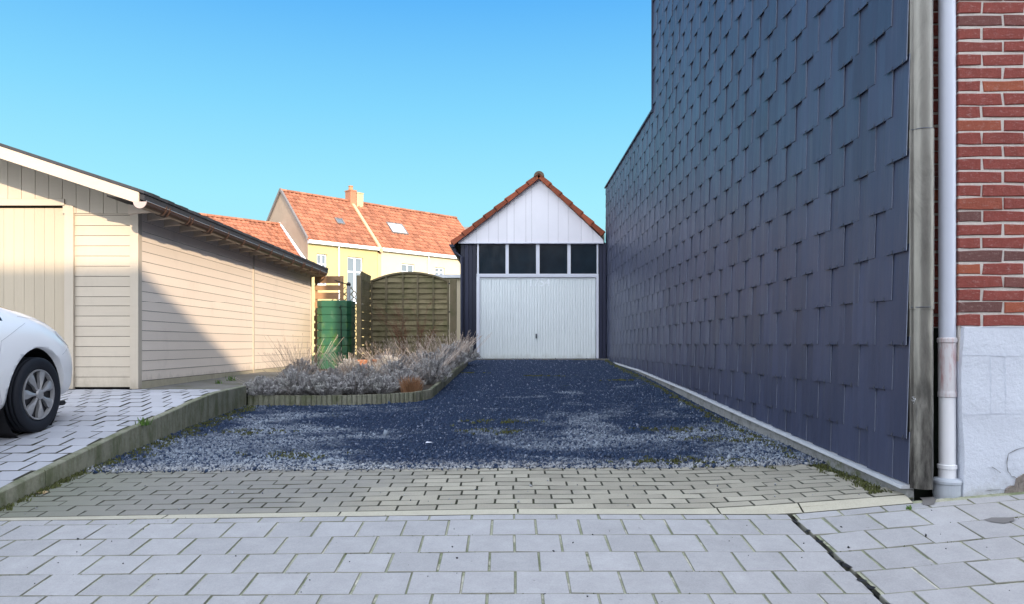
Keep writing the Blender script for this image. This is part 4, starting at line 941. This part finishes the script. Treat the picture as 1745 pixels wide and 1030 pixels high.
mb.build('slats', FENCE, npn)
# ------------------------------------------------------------------ pallet wood screen, trellis, pipe, tank
PYS = 15.95; ps = thing('pallet_screen', 'screen of pale brown pallet boards between the shed and the green tank', 'fence', ((560 - 868) / F * PYS, PYS, -.47))
qx = lambda px: (px - 868) / F * PYS
qz = lambda py: (588 - py) / F * PYS
mb = MB()
for a, b, t, l, r_ in [(470, 482, .3, 536, 582), (485.5, 494, .7, 536, 582), (498, 509, .9, 537, 577), (515, 526, .95, 536, 566), (530, 534, .95, 536, 550), (539, 548, .6, 535, 560), (552, 561, .5, 535, 560), (565, 575, .55, 535, 560), (579, 588, .5, 535, 560), (592, 602, .45, 535, 560), (606, 618, .45, 535, 560), (622, 634, .4, 535, 560)]:
    mb.cbox(qx(l), qx(r_), PYS, PYS + .022, qz(b), qz(a), .003, t)
mb.build('boards', PALLET, ps)
mb = MB(); mb.box(qx(580), qx(585.5), PYS - .03, PYS - .001, -.5, qz(470)); mb.box(qx(536.5), qx(540), PYS + .024, PYS + .07, -.5, qz(472)); mb.build('uprights', PALLET, ps)
TYY = 16.4; tr = thing('lattice_trellis', 'weathered diagonal lattice trellis behind the green tank', 'trellis', (-3.65, TYY, -.5))
mb = MB(); tx0, tx1 = (562 - 868) / F * TYY, (612 - 868) / F * TYY
for i in range(-14, 10):
    for s in (1, -1):
        a = tx0 + i * .14; pts = []
        for z in np.linspace(-.45, 1.30, 36):
            x = (a + (z + .45)) if s > 0 else (tx1 - (i * .14) - (z + .45))
            if tx0 < x < tx1 and z < 1.38 - abs(x - (595 - 868) / F * TYY) * .9: pts.append((x, TYY + (.006 if s > 0 else -.006), z))
        if len(pts) > 1: mb.tube([pts[0], pts[-1]], .012, 4, random.random())
mb.build('lattice', FENCE, tr)
vp = thing('vent_pipe', 'upright grey pipe with a black cap standing behind the green tank', 'pipe', ((593 - 868) / F * 15.86, 15.86, -.5))
mb = MB(); vx = (594 - 868) / F * 15.86; mb.tube([(vx, 15.86, -.5), (vx, 15.86, (588 - 485) / F * 15.86)], .040, 14); mb.build('pipe', GPIPE, vp, smooth=False)
mb = MB(); zc_ = (588 - 485) / F * 15.86; mb.lathe([(.045, zc_ - .02), (.050, zc_ + .02), (.03, zc_ + .05), (.001, zc_ + .06)], (vx, 15.86, 0), 14); mb.tube([(vx - .02, 15.86, zc_ + .01), (vx - .14, 15.87, zc_ + .05), (vx - .3, 15.88, zc_ + .10)], .012, 6); mb.build('cap', BLACK, vp)
TKY = 15.5; tkx = (573.5 - 868) / F * TKY; tw = 57.5 / F * TKY; tz1 = (588 - 513) / F * TKY; tz0 = -.50
tk = thing('water_tank', 'green plastic ribbed rainwater tank behind the lavender', 'tank', (tkx, TKY, tz0))
mb = MB(); prf = []; nr = 9; hh = (tz1 - tz0) / nr
for i in range(nr):
    za = tz0 + hh * i; prf += [(1.0, za + .012), (1.0, za + hh - .012), (.955, za + hh - .006), (.955, za + hh + .004)]
prf = [(1, tz0)] + prf[1:-2] + [(1.0, tz1 - .01), (.97, tz1), (.0, tz1 + .012)]
def oct_(r, z, c=.34):
    a = tw / 2 * r; b = tw / 2 * .9 * r; k = tw / 2 * c
    pts = [(-a + k, -b), (a - k * .55, -b), (a, -b + k), (a, b - k), (a - k, b), (-a + k, b), (-a, b - k), (-a, -b + k * 1.0)]
    return [(tkx + p[0], TKY + p[1] + b * 0, z) for p in pts]
vs = []; 
for r_, z in prf: vs += oct_(r_, z)
mb.add(vs, [(j * 8 + i, j * 8 + (i + 1) % 8, (j + 1) * 8 + (i + 1) % 8, (j + 1) * 8 + i) for j in range(len(prf) - 1) for i in range(8)])
tb = mb.build('tank_body', GREEN, tk)
mb = MB(); gxx = tkx + tw * .24; mb.tube([(gxx, TKY - tw * .45 - .008, tz0 + .15), (gxx, TKY - tw * .45 - .008, tz1 - .22), (gxx - .03, TKY - tw * .45 - .008, tz1 - .17), (gxx + .0, TKY - tw * .45 - .008, tz1 - .12)], .009, 6); mb.build('level_tube', BLACK, tk)
for i, (px, py, Y) in enumerate([(616, 633, 13.0), (645, 633, 13.1)]):
    p = at(px, py, Y); o = thing('flower_pot', ['left terracotta pot half hidden by the lavender below the fence', 'right terracotta pot half hidden by the lavender below the fence'][i], 'pot', (p.x, Y, zbed(p.x, Y)), 'terracotta pots')
    mb = MB(); zq = zbed(p.x, Y); mb.lathe([(.001, zq), (.075, zq), (.10, zq + .17), (.115, zq + .17), (.115, zq + .20), (.10, zq + .20), (.095, zq + .15), (.001, zq + .15)], (p.x, Y, 0), 20); mb.build('pot', POT, o, smooth=False)
# garden wall far behind
mb = MB(); 
# dry leaf on the clinker strip and a white scrap in the gravel
Y = 4.86; p = at(68, 834, Y); z = z_strip(p.x, Y)
mb = MB(); mb.add([(p.x - .045, p.y, z + .003), (p.x - .01, p.y - .02, z + .012), (p.x + .035, p.y - .012, z + .004), (p.x + .05, p.y + .012, z + .012), (p.x + .01, p.y + .03, z + .016), (p.x - .03, p.y + .02, z + .005), (p.x, p.y + .003, z + .006)], [(0, 1, 6), (1, 2, 6), (2, 3, 6), (3, 4, 6), (4, 5, 6), (5, 0, 6)]); tag(mb.build('fallen_leaf', LEAFB, origin=(p.x, p.y, z)), 'pale brown dry leaf lying on the clinker paving near the kerb', 'leaf')
Y = 6.35; p = at(733, 752.5, Y); z = zg(p.x, Y) + .02
mb = MB(); mb.add([(p.x - .04, p.y - .012, z), (p.x + .03, p.y - .01, z + .006), (p.x + .04, p.y + .012, z), (p.x - .03, p.y + .016, z + .010)], [(0, 1, 2, 3)]); tag(mb.build('white_scrap', FRAMEW, origin=(p.x, p.y, z)), 'small white scrap lying in the middle of the gravel', 'scrap')
# ------------------------------------------------------------------ white hatchback, nose towards the shed door
CARX, CARY = -3.86, 6.10      # right wheel face plane, front axle
slope = math.atan2(z_left(0, 6.1) - z_left(0, 3.9), 2.2)
cg = z_left(0, 6.1)
car = thing('parked_car', 'white hatchback with silver hubcaps parked in front of the shed door', 'car', (CARX - .80, CARY, cg))
car['_o'] = (0, 0, 0); car.rotation_euler = (slope * .75, 0, R(CAR_RZ) if 'CAR_RZ' in globals() else R(1.0))
WR = .308; WB = 2.46; HWW = .785
ST = [  # y, [ (halfwidth, z) x 9 ]
 (-3.12, [(0, .34), (.60, .34), (.66, .45), (.68, .62), (.66, .80), (.62, .95), (.56, 1.10), (.48, 1.2), (0, 1.22)]),
 (-3.05, [(0, .24), (.70, .24), (.78, .38), (.80, .60), (.79, .82), (.75, .98), (.66, 1.20), (.55, 1.36), (0, 1.40)]),
 (-2.75, [(0, .20), (.76, .20), (.83, .36), (.85, .60), (.84, .82), (.80, 1.00), (.69, 1.27), (.57, 1.45), (0, 1.49)]),
 (-2.0, [(0, .18), (.77, .18), (.84, .34), (.86, .60), (.85, .82), (.81, .98), (.70, 1.30), (.58, 1.49), (0, 1.53)]),
 (-1.2, [(0, .18), (.77, .18), (.84, .34), (.86, .60), (.85, .80), (.81, .95), (.69, 1.30), (.57, 1.48), (0, 1.53)]),
 (-.70, [(0, .18), (.77, .18), (.84, .34), (.86, .60), (.85, .80), (.80, .94), (.68, 1.22), (.56, 1.40), (0, 1.45)]),
 (-.30, [(0, .18), (.77, .18), (.84, .34), (.86, .60), (.85, .80), (.80, .94), (.70, 1.06), (.56, 1.15), (0, 1.22)]),
 (.00, [(0, .18), (.77, .18), (.84, .34), (.868, .60), (.855, .78), (.81, .915), (.715, .995), (.52, 1.03), (0, 1.07)]),
 (.22, [(0, .19), (.77, .19), (.84, .34), (.868, .58), (.85, .75), (.79, .88), (.68, .945), (.48, .985), (0, 1.02)]),
 (.42, [(0, .20), (.76, .20), (.825, .34), (.85, .55), (.83, .71), (.76, .82), (.62, .885), (.42, .93), (0, .96)]),
 (.56, [(0, .16), (.72, .16), (.80, .30), (.83, .50), (.80, .64), (.72, .745), (.58, .81), (.38, .86), (0, .885)]),
 (.66, [(0, .16), (.63, .16), (.72, .30), (.745, .47), (.71, .59), (.62, .67), (.49, .73), (.33, .77), (0, .80)]),
 (.72, [(0, .17), (.50, .17), (.59, .30), (.61, .45), (.57, .54), (.49, .60), (.39, .65), (.28, .69), (0, .71)]),
 (.76, [(0, .22), (.36, .22), (.42, .32), (.43, .42), (.40, .50), (.34, .54), (.28, .565), (.2, .585), (0, .60)])]
ST = [(y, [(h * .935, z) for h, z in p]) for y, p in ST]
bm = bmesh.new(); rings = []
for y, pr in ST:
    ring = [bm.verts.new((-h, y, z)) for h, z in reversed(pr[1:])][:] + []
    ring = [bm.verts.new((0, y, pr[8][1]))] 
    rings.append(None)
bm.free(); bm = bmesh.new(); rings = []
for y, pr in ST:
    right = [bm.verts.new((h, y, z)) for h, z in pr]           # bottom centre .. top centre
    left = [bm.verts.new((-h, y, z)) for h, z in pr[1:8]]
    rings.append(right + list(reversed(left)))
n = 16; mats = {}
for a in range(len(rings) - 1):
    for i in range(n):
        f = bm.faces.new((rings[a][i], rings[a][(i + 1) % n], rings[a + 1][(i + 1) % n], rings[a + 1][i]))
        ym = (ST[a][0] + ST[a + 1][0]) / 2; seg = i if i < 8 else n - 1 - i
        g = 0
        if seg in (5, 6) and -2.9 < ym < -.45 and seg == 5: g = 1
        if seg in (5, 6) and -2.9 < ym < -.45 and seg == 6: g = 0
        if -.6 < ym < -.1 and seg in (5, 6, 7): g = 1
        if -.75 < ym < -.1 and seg in (6, 7): g = 1
        if -.16 < ym < -.1: g = 1 if seg in (6, 7) else 0
        if seg == 5 and -.31 < ym: g = 0
        if ym < -3.0 and seg in (5, 6): g = 1
        f.material_index = g
bm.faces.new(rings[0]); bm.faces.new(list(reversed(rings[-1])))
bmesh.ops.recalc_face_normals(bm, faces=bm.faces)
me = bpy.data.meshes.new('body_src'); bm.to_mesh(me); bm.free(); me.materials.append(CARP); me.materials.append(CARG)
src = bpy.data.objects.new('body_src', me); C.objects.link(src)
sub = src.modifiers.new('s', 'SUBSURF'); sub.levels = 3; sub.render_levels = 3
cut = []
for wy in (0, -WB):
    cb = MB(); cb.lathe([(.001, -.30), (.384, -.30), (.384, .30), (.001, .30)], (.80, wy - .0, WR + .005), 48, 'x'); cb.lathe([(.001, -.30), (.384, -.30), (.384, .30), (.001, .30)], (-.80, wy, WR + .005), 48, 'x')
    for s_ in (0,):
        pass
    o = cb.build('cutter', TYRE); cut.append(o); b = src.modifiers.new('b', 'BOOLEAN'); b.operation = 'DIFFERENCE'; b.object = o; b.solver = 'EXACT'
bpy.context.view_layer.update(); dg = bpy.context.evaluated_depsgraph_get()
ev = bpy.data.meshes.new_from_object(src.evaluated_get(dg)); bpy.data.objects.remove(src)
for o in cut: bpy.data.objects.remove(o)
def split(me, name, idx, mat):
    b = bmesh.new(); b.from_mesh(me); bmesh.ops.delete(b, geom=[f for f in b.faces if f.material_index not in idx], context='FACES')
    for f in b.faces: f.material_index = 0; f.smooth = True
    m2 = bpy.data.meshes.new(name); b.to_mesh(m2); b.free(); m2.materials.append(mat)
    o = bpy.data.objects.new(name, m2); C.objects.link(o); o.parent = car; return o
nm = len(ev.materials); body = split(ev, 'body', [i for i in range(max(3, nm + 2)) if i != 1], CARP); glass = split(ev, 'windows', [1], CARG)
for p in body.data.polygons: p.use_smooth = True
bt_ = bmesh.new(); bt_.from_mesh(ev); bvh = BVHTree.FromBMesh(bt_)
def on(p, off=.002):
    q, nn, i, d = bvh.find_nearest(Vector(p)); return q + (nn if nn.dot(Vector(p) - Vector((0, -1, .6))) > 0 else -nn) * off
def seam(pts, r=.003):
    out = []
    for a, b in zip(pts, pts[1:]):
        for t in np.linspace(0, 1, 8)[:-1]: out.append(on(Vector(a).lerp(Vector(b), float(t)), .0005))
    out.append(on(pts[-1], .0005)); return out
mb = MB()
for s in (1, -1):
    mb.tube(seam([(s * .74, -.10, .98), (s * .72, .22, .93), (s * .66, .45, .86), (s * .56, .60, .79), (s * .40, .73, .74)]), .0018, 5)
    mb.tube(seam([(s * .80, -.06, .93), (s * .87, -.42, .80), (s * .88, -.52, .55), (s * .84, -.42, .25)]), .0018, 5)
    mb.tube(seam([(s * .81, .36, .60), (s * .79, .50, .66), (s * .72, .62, .64)]), .0018, 5)
mb.build('panel_seam', GPIPE, body)
for s in (1, -1):
    mb = MB(); g = [(.40, .80, .80), (.52, .775, .76), (.62, .72, .70), (.69, .63, .64)]
    vs = []
    rowsn = 7
    for i in range(rowsn):
        t = i / (rowsn - 1); y = lerp(.36, .74, t); wd = .055 * math.sin(PI * min(1, t * .9 + .12)) + .004
        cx_ = lerp(.775, .56, t ** 1.5); cz = lerp(.80, .63, t)
        for u in (-1, 0, 1): vs.append(on((s * (cx_ - u * wd * .6), y, cz + u * wd), .004))
    mb.add(vs, [(j * 3 + i, j * 3 + i + 1, (j + 1) * 3 + i + 1, (j + 1) * 3 + i) for j in range(rowsn - 1) for i in range(2)]); mb.build('headlight', HLG, car, smooth=True)
mb = MB()
for s in (1, -1):
    pass
mb.box(-.60, .60, -3.0, .55, .20, .34); mb.build('underbody', BLACK, car)
def wheel(y, s):
    o = Vector((s * HWW, y, WR)); mb = MB()
    prof = [(.205, -.16), (.285, -.165), (.305, -.13), (.308, -.10), (.308, -.02), (.303, .0), (.285, .012), (.26, .014), (.235, .008), (.215, .0)]
    prof = [(.205, -.17), (.275, -.175), (.298, -.155), (.305, -.13)]
    for gq in range(3): prof += [(.308, -.125 + gq * .035), (.308, -.098 + gq * .035), (.301, -.096 + gq * .035), (.301, -.091 + gq * .035)]
    prof += [(.308, -.02), (.304, .0), (.290, .012), (.262, .017), (.235, .012), (.213, .002), (.205, -.01)]
    prof = [(r, h * s) for r, h in prof]
    mb.lathe(prof, o, 56, 'x'); t = mb.build('wheel', TYRE, car, smooth=False); 
    for p_ in t.data.polygons: p_.use_smooth = True
    mb = MB(); mb.lathe([(r, h * s) for r, h in [(.208, .000), (.206, .010), (.196, .010), (.188, -.018)]], o, 48, 'x')
    for k in range(7):
        a = 2 * PI * k / 7 + .3
        def pt(r, da, h): return o + Vector((h * s, r * math.cos(a + da), r * math.sin(a + da)))
        for sd in (1, -1):
            w0, w1, w2 = .26, .30, .17
            A = [pt(.035, 0, .012), pt(.10, 0, .020), pt(.15, 0, .018), pt(.200, 0, .008)]
            B = [pt(.035, sd * w0, .006), pt(.10, sd * .17, .008), pt(.15, sd * .235, .004), pt(.198, sd * .20, .002)]
            mb.add(A + B, [(0, 1, 5, 4), (1, 2, 6, 5), (2, 3, 7, 6)], .5)
            mb.add(B + [b - Vector((.025 * s, 0, 0)) for b in B], [(0, 1, 5, 4), (1, 2, 6, 5), (2, 3, 7, 6)], .5)
    mb.lathe([(r, h * s) for r, h in [(.045, .005), (.040, .018), (.02, .024), (.0005, .025)]], o, 24, 'x')
    mb.build('hubcap', HUB, t)
    mb = MB(); mb.lathe([(r, h * s) for r, h in [(.207, -.03), (.0005, -.028)]], o, 32, 'x'); mb.build('hub_recess', HUBD, t)
for y in (0, -WB):
    for s in (1, -1): wheel(y, s)
mb = MB()
for wy in (0, -WB):
    for s in (1, -1):
        mb = MB(); mb.lathe([(.30, -.28 * s), (.383, -.28 * s), (.383, -.06 * s), (.358, .045 * s)][0:3], (s * .80, wy, WR + .005), 40, 'x'); mb.lathe([(.001, -.275 * s), (.383, -.275 * s)], (s * .80, wy, WR + .005), 40, 'x'); mb.build('wheel_arch_liner', BLACK, car)
for s in (1, -1):
    mb = MB(); vs = []
    mb.lathe([(.001, -.10), (.05, -.09), (.075, -.04), (.08, .03), (.07, .07), (.001, .08)], (s * .95, -1.02, 1.03), 16, 'x'); mb.tube([(s * .74, -1.0, .98), (s * .92, -1.02, 1.0)], .025, 8); mb.build('wing_mirror', CARP, car, smooth=True)
mb = MB(); mb.tube([(.70, .30, .17), (.74, .42, .165), (.70, .48, .16)], .02, 6); mb.build('mud_deflector', BLACK, car)
# ------------------------------------------------------------------ distant terrace, turned 44.5 degrees
ang = math.atan2(.70, .713)
TO = Vector((-10.9, 40, -.6))
def T_root(name, label, s0, gz=-.6):
    o = thing(name, label, 'house', (TO.x + .713 * s0, TO.y + .70 * s0, gz), 'terraced houses in the distance', ang); return o
def wall_open(mb, x0, x1, z0, z1, y0, y1, ops):
    xs = sorted(set([x0, x1] + [o[0] for o in ops] + [o[1] for o in ops])); zs = sorted(set([z0, z1] + [o[2] for o in ops] + [o[3] for o in ops]))
    for a, b in zip(xs, xs[1:]):
        for c, d in zip(zs, zs[1:]):
            if any(o[0] <= a and b <= o[1] and o[2] <= c and d <= o[3] for o in ops): continue
            mb.box(a, b, y0, y1, c, d)
def terr(name, label, s0, L, ez, rz, dep, wallm, gabm, ops, tile=TILE, sky=[], gable_left=False, gable_right=False, fascia=True):
    r = T_root(name, label, s0); B = -.6     # local z = world z - B
    e, q = ez - B, rz - B
    mb = MB(); wall_open(mb, 0.002, L - .002, 0, e, 0, .25, ops); mb.box(0.002, L - .002, dep - .25, dep, 0, e); mb.build('wall', wallm, r)
    mb = MB()
    for xx, on_ in ((0, 1), (L - .25, 1)):
        mb.prism([(.251, 0), (dep - .251, 0), (dep - .251, e), (dep / 2, q - .06), (.251, e)], 'x', xx + .002, xx + .25)
    mb.prism([(.0, e + .002), (dep, e + .002), (dep / 2, q - .055)], 'x', .003, .2); mb.prism([(.0, e + .002), (dep, e + .002), (dep / 2, q - .055)], 'x', L - .2, L - .003)
    mb.box(0.001, .2, .001, dep - .001, 0, e); mb.build('gable_wall', gabm, r)
    mb = MB(); sl = math.hypot(dep / 2, q - e)
    ov = .18
    V = Vector((0, dep / 2, q - e)).normalized(); V2 = Vector((0, -dep / 2, q - e)).normalized()
    pantiles(mb, Vector((-.05, 0, e)) - V * ov, (1, 0, 0), V, L + .1, sl + ov, .26, .33, .032, .035, 4, .03)
    pantiles(mb, Vector((-.05, dep, e)) - V2 * ov, (1, 0, 0), V2, L + .1, sl + ov, .52, .6, .032, .03, 3, .03)
    rf = mb.build('roof', tile, r)
    mb = MB(); mb.prism([(-.1, e - .09), (dep + .1, e - .09), (dep / 2, q - .02)], 'x', .01, L - .01); mb.build('roof_deck', DARKB, r)
    mb = MB(); x = -.06
    while x < L: mb.prism([(dep / 2 + .13 * math.cos(PI * i / 8), q + .0 + .13 * math.sin(PI * i / 8)) for i in range(9)], 'x', x, x + .385, random.random()); x += .40
    mb.build('ridge_tiles', tile, rf)
    if fascia:
        mb = MB(); mb.box(-.02, L + .02, -.22, -.005, e - .20, e - .02); mb.build('fascia', FRAMEW, r)
        mb = MB(); mb.tube([(L * .42, -.05, 0), (L * .42, -.05, e - .2)], .045, 8); mb.build('downpipe', FRAMEW, r)
    for o in ops:
        mb = MB(); a, b, c, d = o; f = .07; y0, y1 = .10, .16
        mb.box(a, b, y0, y1, d - f, d); mb.box(a, b, y0, y1, c, c + f); mb.box(a, a + f, y0, y1, c + f, d - f); mb.box(b - f, b, y0, y1, c + f, d - f)
        mb.box((a + b) / 2 - .05, (a + b) / 2 + .05, y0 - .004, y1, c + f, d - f); mb.box(a + f, b - f, y0 - .002, y1 - .002, lerp(c, d, .68) - .04, lerp(c, d, .68) + .04)
        w_ = mb.build('window', FRAMEW, r)
        mb = MB(); mb.box(a + f, b - f, .125, .135, c + f, d - f); mb.build('pane', HGLASS, w_)
        mb = MB(); mb.box(a - .05, b + .05, -.05, .10, c - .08, c - .001); mb.build('sill', FRAMEW, w_)
    for (a, b, v0, v1, big) in sky:
        mb = MB(); N = Vector((0, -V.z, V.y)); O = Vector((0, 0, e))
        P = lambda x, v, h: Vector((x, 0, e)) + V * v + N * h
        def slab(x0, x1, va, vb, h0, h1): mb.hexa([P(x0, va, h0), P(x1, va, h0), P(x1, vb, h0), P(x0, vb, h0), P(x0, va, h1), P(x1, va, h1), P(x1, vb, h1), P(x0, vb, h1)])
        f = .06
        slab(a, b, v0, v0 + f, .02, .13); slab(a, b, v1 - f, v1, .02, .13); slab(a, a + f, v0 + f, v1 - f, .02, .13); slab(b - f, b, v0 + f, v1 - f, .02, .13); sk = mb.build('skylight', GREYT, r)
        mb = MB(); slab(a + f, b - f, v0 + f, v1 - f, .06, .10); mb.build('pane', SKYG if big else HGLASS, sk)
    return r
low = terr('terraced_house', 'lower terraced house with an orange tiled roof, far left behind the shed', -13, 12.98, 4.3, 6.85, 6.04, TANR, TANR, [], sky=[], fascia=False)
yel = terr('terraced_house', 'yellow rendered terraced house with tan gable end and a small skylight in its orange roof', 0, 4.5, 5.72, 8.80, 6.04, YELL, TANR, [(.55, 1.17, 3.9, 5.62), (2.48, 3.50, 3.0, 5.62)], sky=[(2.55, 3.05, 1.75, 2.25, False)])
whi = terr('terraced_house', 'cream terraced house with a large skylight in its orange roof, nearest the garage', 4.75, 8.3, 5.72, 8.80, 6.04, CREM, CREM, [(1.48, 2.42, 4.0, 5.52), (4.05, 4.80, 4.6, 5.48)], sky=[(1.55, 2.75, 1.55, 2.55, True)])
mb = MB(); V = Vector((0, 3.02, 3.08)).normalized()
for s in (0,):
    p = Vector((-.24, -.25, 5.72 + .6 - .25)); 
    mb.prism([(-.25, 6.02), (3.02, 9.40), (3.02, 9.56), (-.28, 6.20)], 'x', -.245, -.055)
mb.build('parapet', PINKR, whi)
mb = MB(); mb.box(-.245, -.01, -.02, .24, 0, 6.0); mb.build('party_pier', PINKR, whi)
mb = MB(); mb.box(-.36, .06, 2.72, 3.30, 8.9, 10.02); mb.box(-.39, .085, 2.69, 3.33, 10.021, 10.09); ch = mb.build('chimney', roofmat('chimney_brick', (.34, .15, .09), (.2, .12, .08)), whi)
mb = MB(); mb.lathe([(.14, 10.09), (.12, 10.32), (.15, 10.33), (.15, 10.37), (.09, 10.37)], (-.16, 3.0, 0), 12); mb.build('chimney_pot', POT, ch)
mb = MB(); mb.box(.10, .56, 2.72, 3.30, 8.9, 9.94); mb.box(.09, .585, 2.69, 3.33, 9.941, 10.0); mb.build('chimney', roofmat('chimney_pale_brick', (.42, .32, .20), (.3, .22, .14)), whi)
# white verge flashing of the low house against the tan gable, render patches
mb = MB(); mb.prism([(-.25, 4.55 + .25), (3.02, 7.42), (3.02, 7.60), (-.25, 4.98)], 'x', 12.86, 12.95); mb.build('verge_flashing', FRAMEW, low)
mb = MB(); mb.prism([(.0, 6.30), (3.02, 9.39), (6.04, 6.30), (6.04, 6.48), (3.02, 9.57), (.0, 6.48)][::-1], 'x', -.09, .02); mb.build('verge', GREYT, yel)
# grey roofed building seen over the garage's left eave
gb = thing('grey_roofed_house', 'far grey roofed house glimpsed between the orange roof and the garage', 'house', (-4.5, 70, -.6))
mb = MB(); mb.box(-8, 2.5, 70, 76, -.6, 8.6); mb.build('wall', TANR, gb)
mb = MB(); mb.prism([(69.6, 8.6), (76.4, 8.6), (73, 11.7)], 'x', -8.3, 2.8); mb.build('roof', GREYT, gb)
fs = thing('flat_roofed_shed', 'pale flat roofed outbuilding behind the arched fence panel', 'outbuilding', (-2.2, 24, -.5))
mb = MB(); mb.box(-3.1, -1.0, 24, 27, -.5, 2.18); mb.build('wall', CREM, fs)
mb = MB(); mb.box(-3.2, -.9, 23.85, 27.1, 2.181, 2.29); mb.build('roof', FLSH, fs)
# ------------------------------------------------------------------ houses across the street: they throw the shadow over the front of the plot
def opp(i):
    o = thing('street_house', 'brick house across the street with white framed windows and a flat roof', 'house', (-12 + 8.5 * i, -8.5, -1.3), 'houses across the street')
    x0 = -12 + 8.5 * i; x1 = x0 + 8.5; y1 = -8.5; H = 4.24 + .4 * 8.5
    mb = MB(); ops = [(x0 + 1, x0 + 2.4, -.4, 1.4), (x0 + 4, x0 + 5.1, -1.3, 1.2), (x0 + 6.2, x0 + 7.6, -.4, 1.4), (x0 + 1, x0 + 2.4, 3.2, 5.2), (x0 + 3.9, x0 + 5.1, 3.2, 5.2), (x0 + 6.2, x0 + 7.6, 3.2, 5.2)]
    wall_open(mb, x0 + .01, x1 - .01, -1.4, H, y1 - .3, y1, ops); mb.box(x0 + .01, x1 - .01, y1 - 9, y1 - 8.7, -1.4, H); mb.box(x0 + .01, x0 + .2, y1 - 8.7, y1 - .3, -1.4, H); mb.box(x1 - .2, x1 - .01, y1 - 8.7, y1 - .3, -1.4, H); mb.build('wall', FACB, o)
    mb = MB(); mb.box(x0 - .0, x1, y1 - 9.1, y1 + .0, H + .001, H + .02); mb.build('roof', FELT, o)
    for a, b, c, d in ops:
        mb = MB(); f = .08
        mb.box(a, b, y1 - .2, y1 - .12, d - f, d); mb.box(a, b, y1 - .2, y1 - .12, c, c + f); mb.box(a, a + f, y1 - .2, y1 - .12, c + f, d - f); mb.box(b - f, b, y1 - .2, y1 - .12, c + f, d - f); w_ = mb.build('window', FRAMEW, o)
        mb = MB(); mb.box(a + f, b - f, y1 - .17, y1 - .16, c + f, d - f); mb.build('pane', HGLASS, w_)
for i in range(4): opp(i)
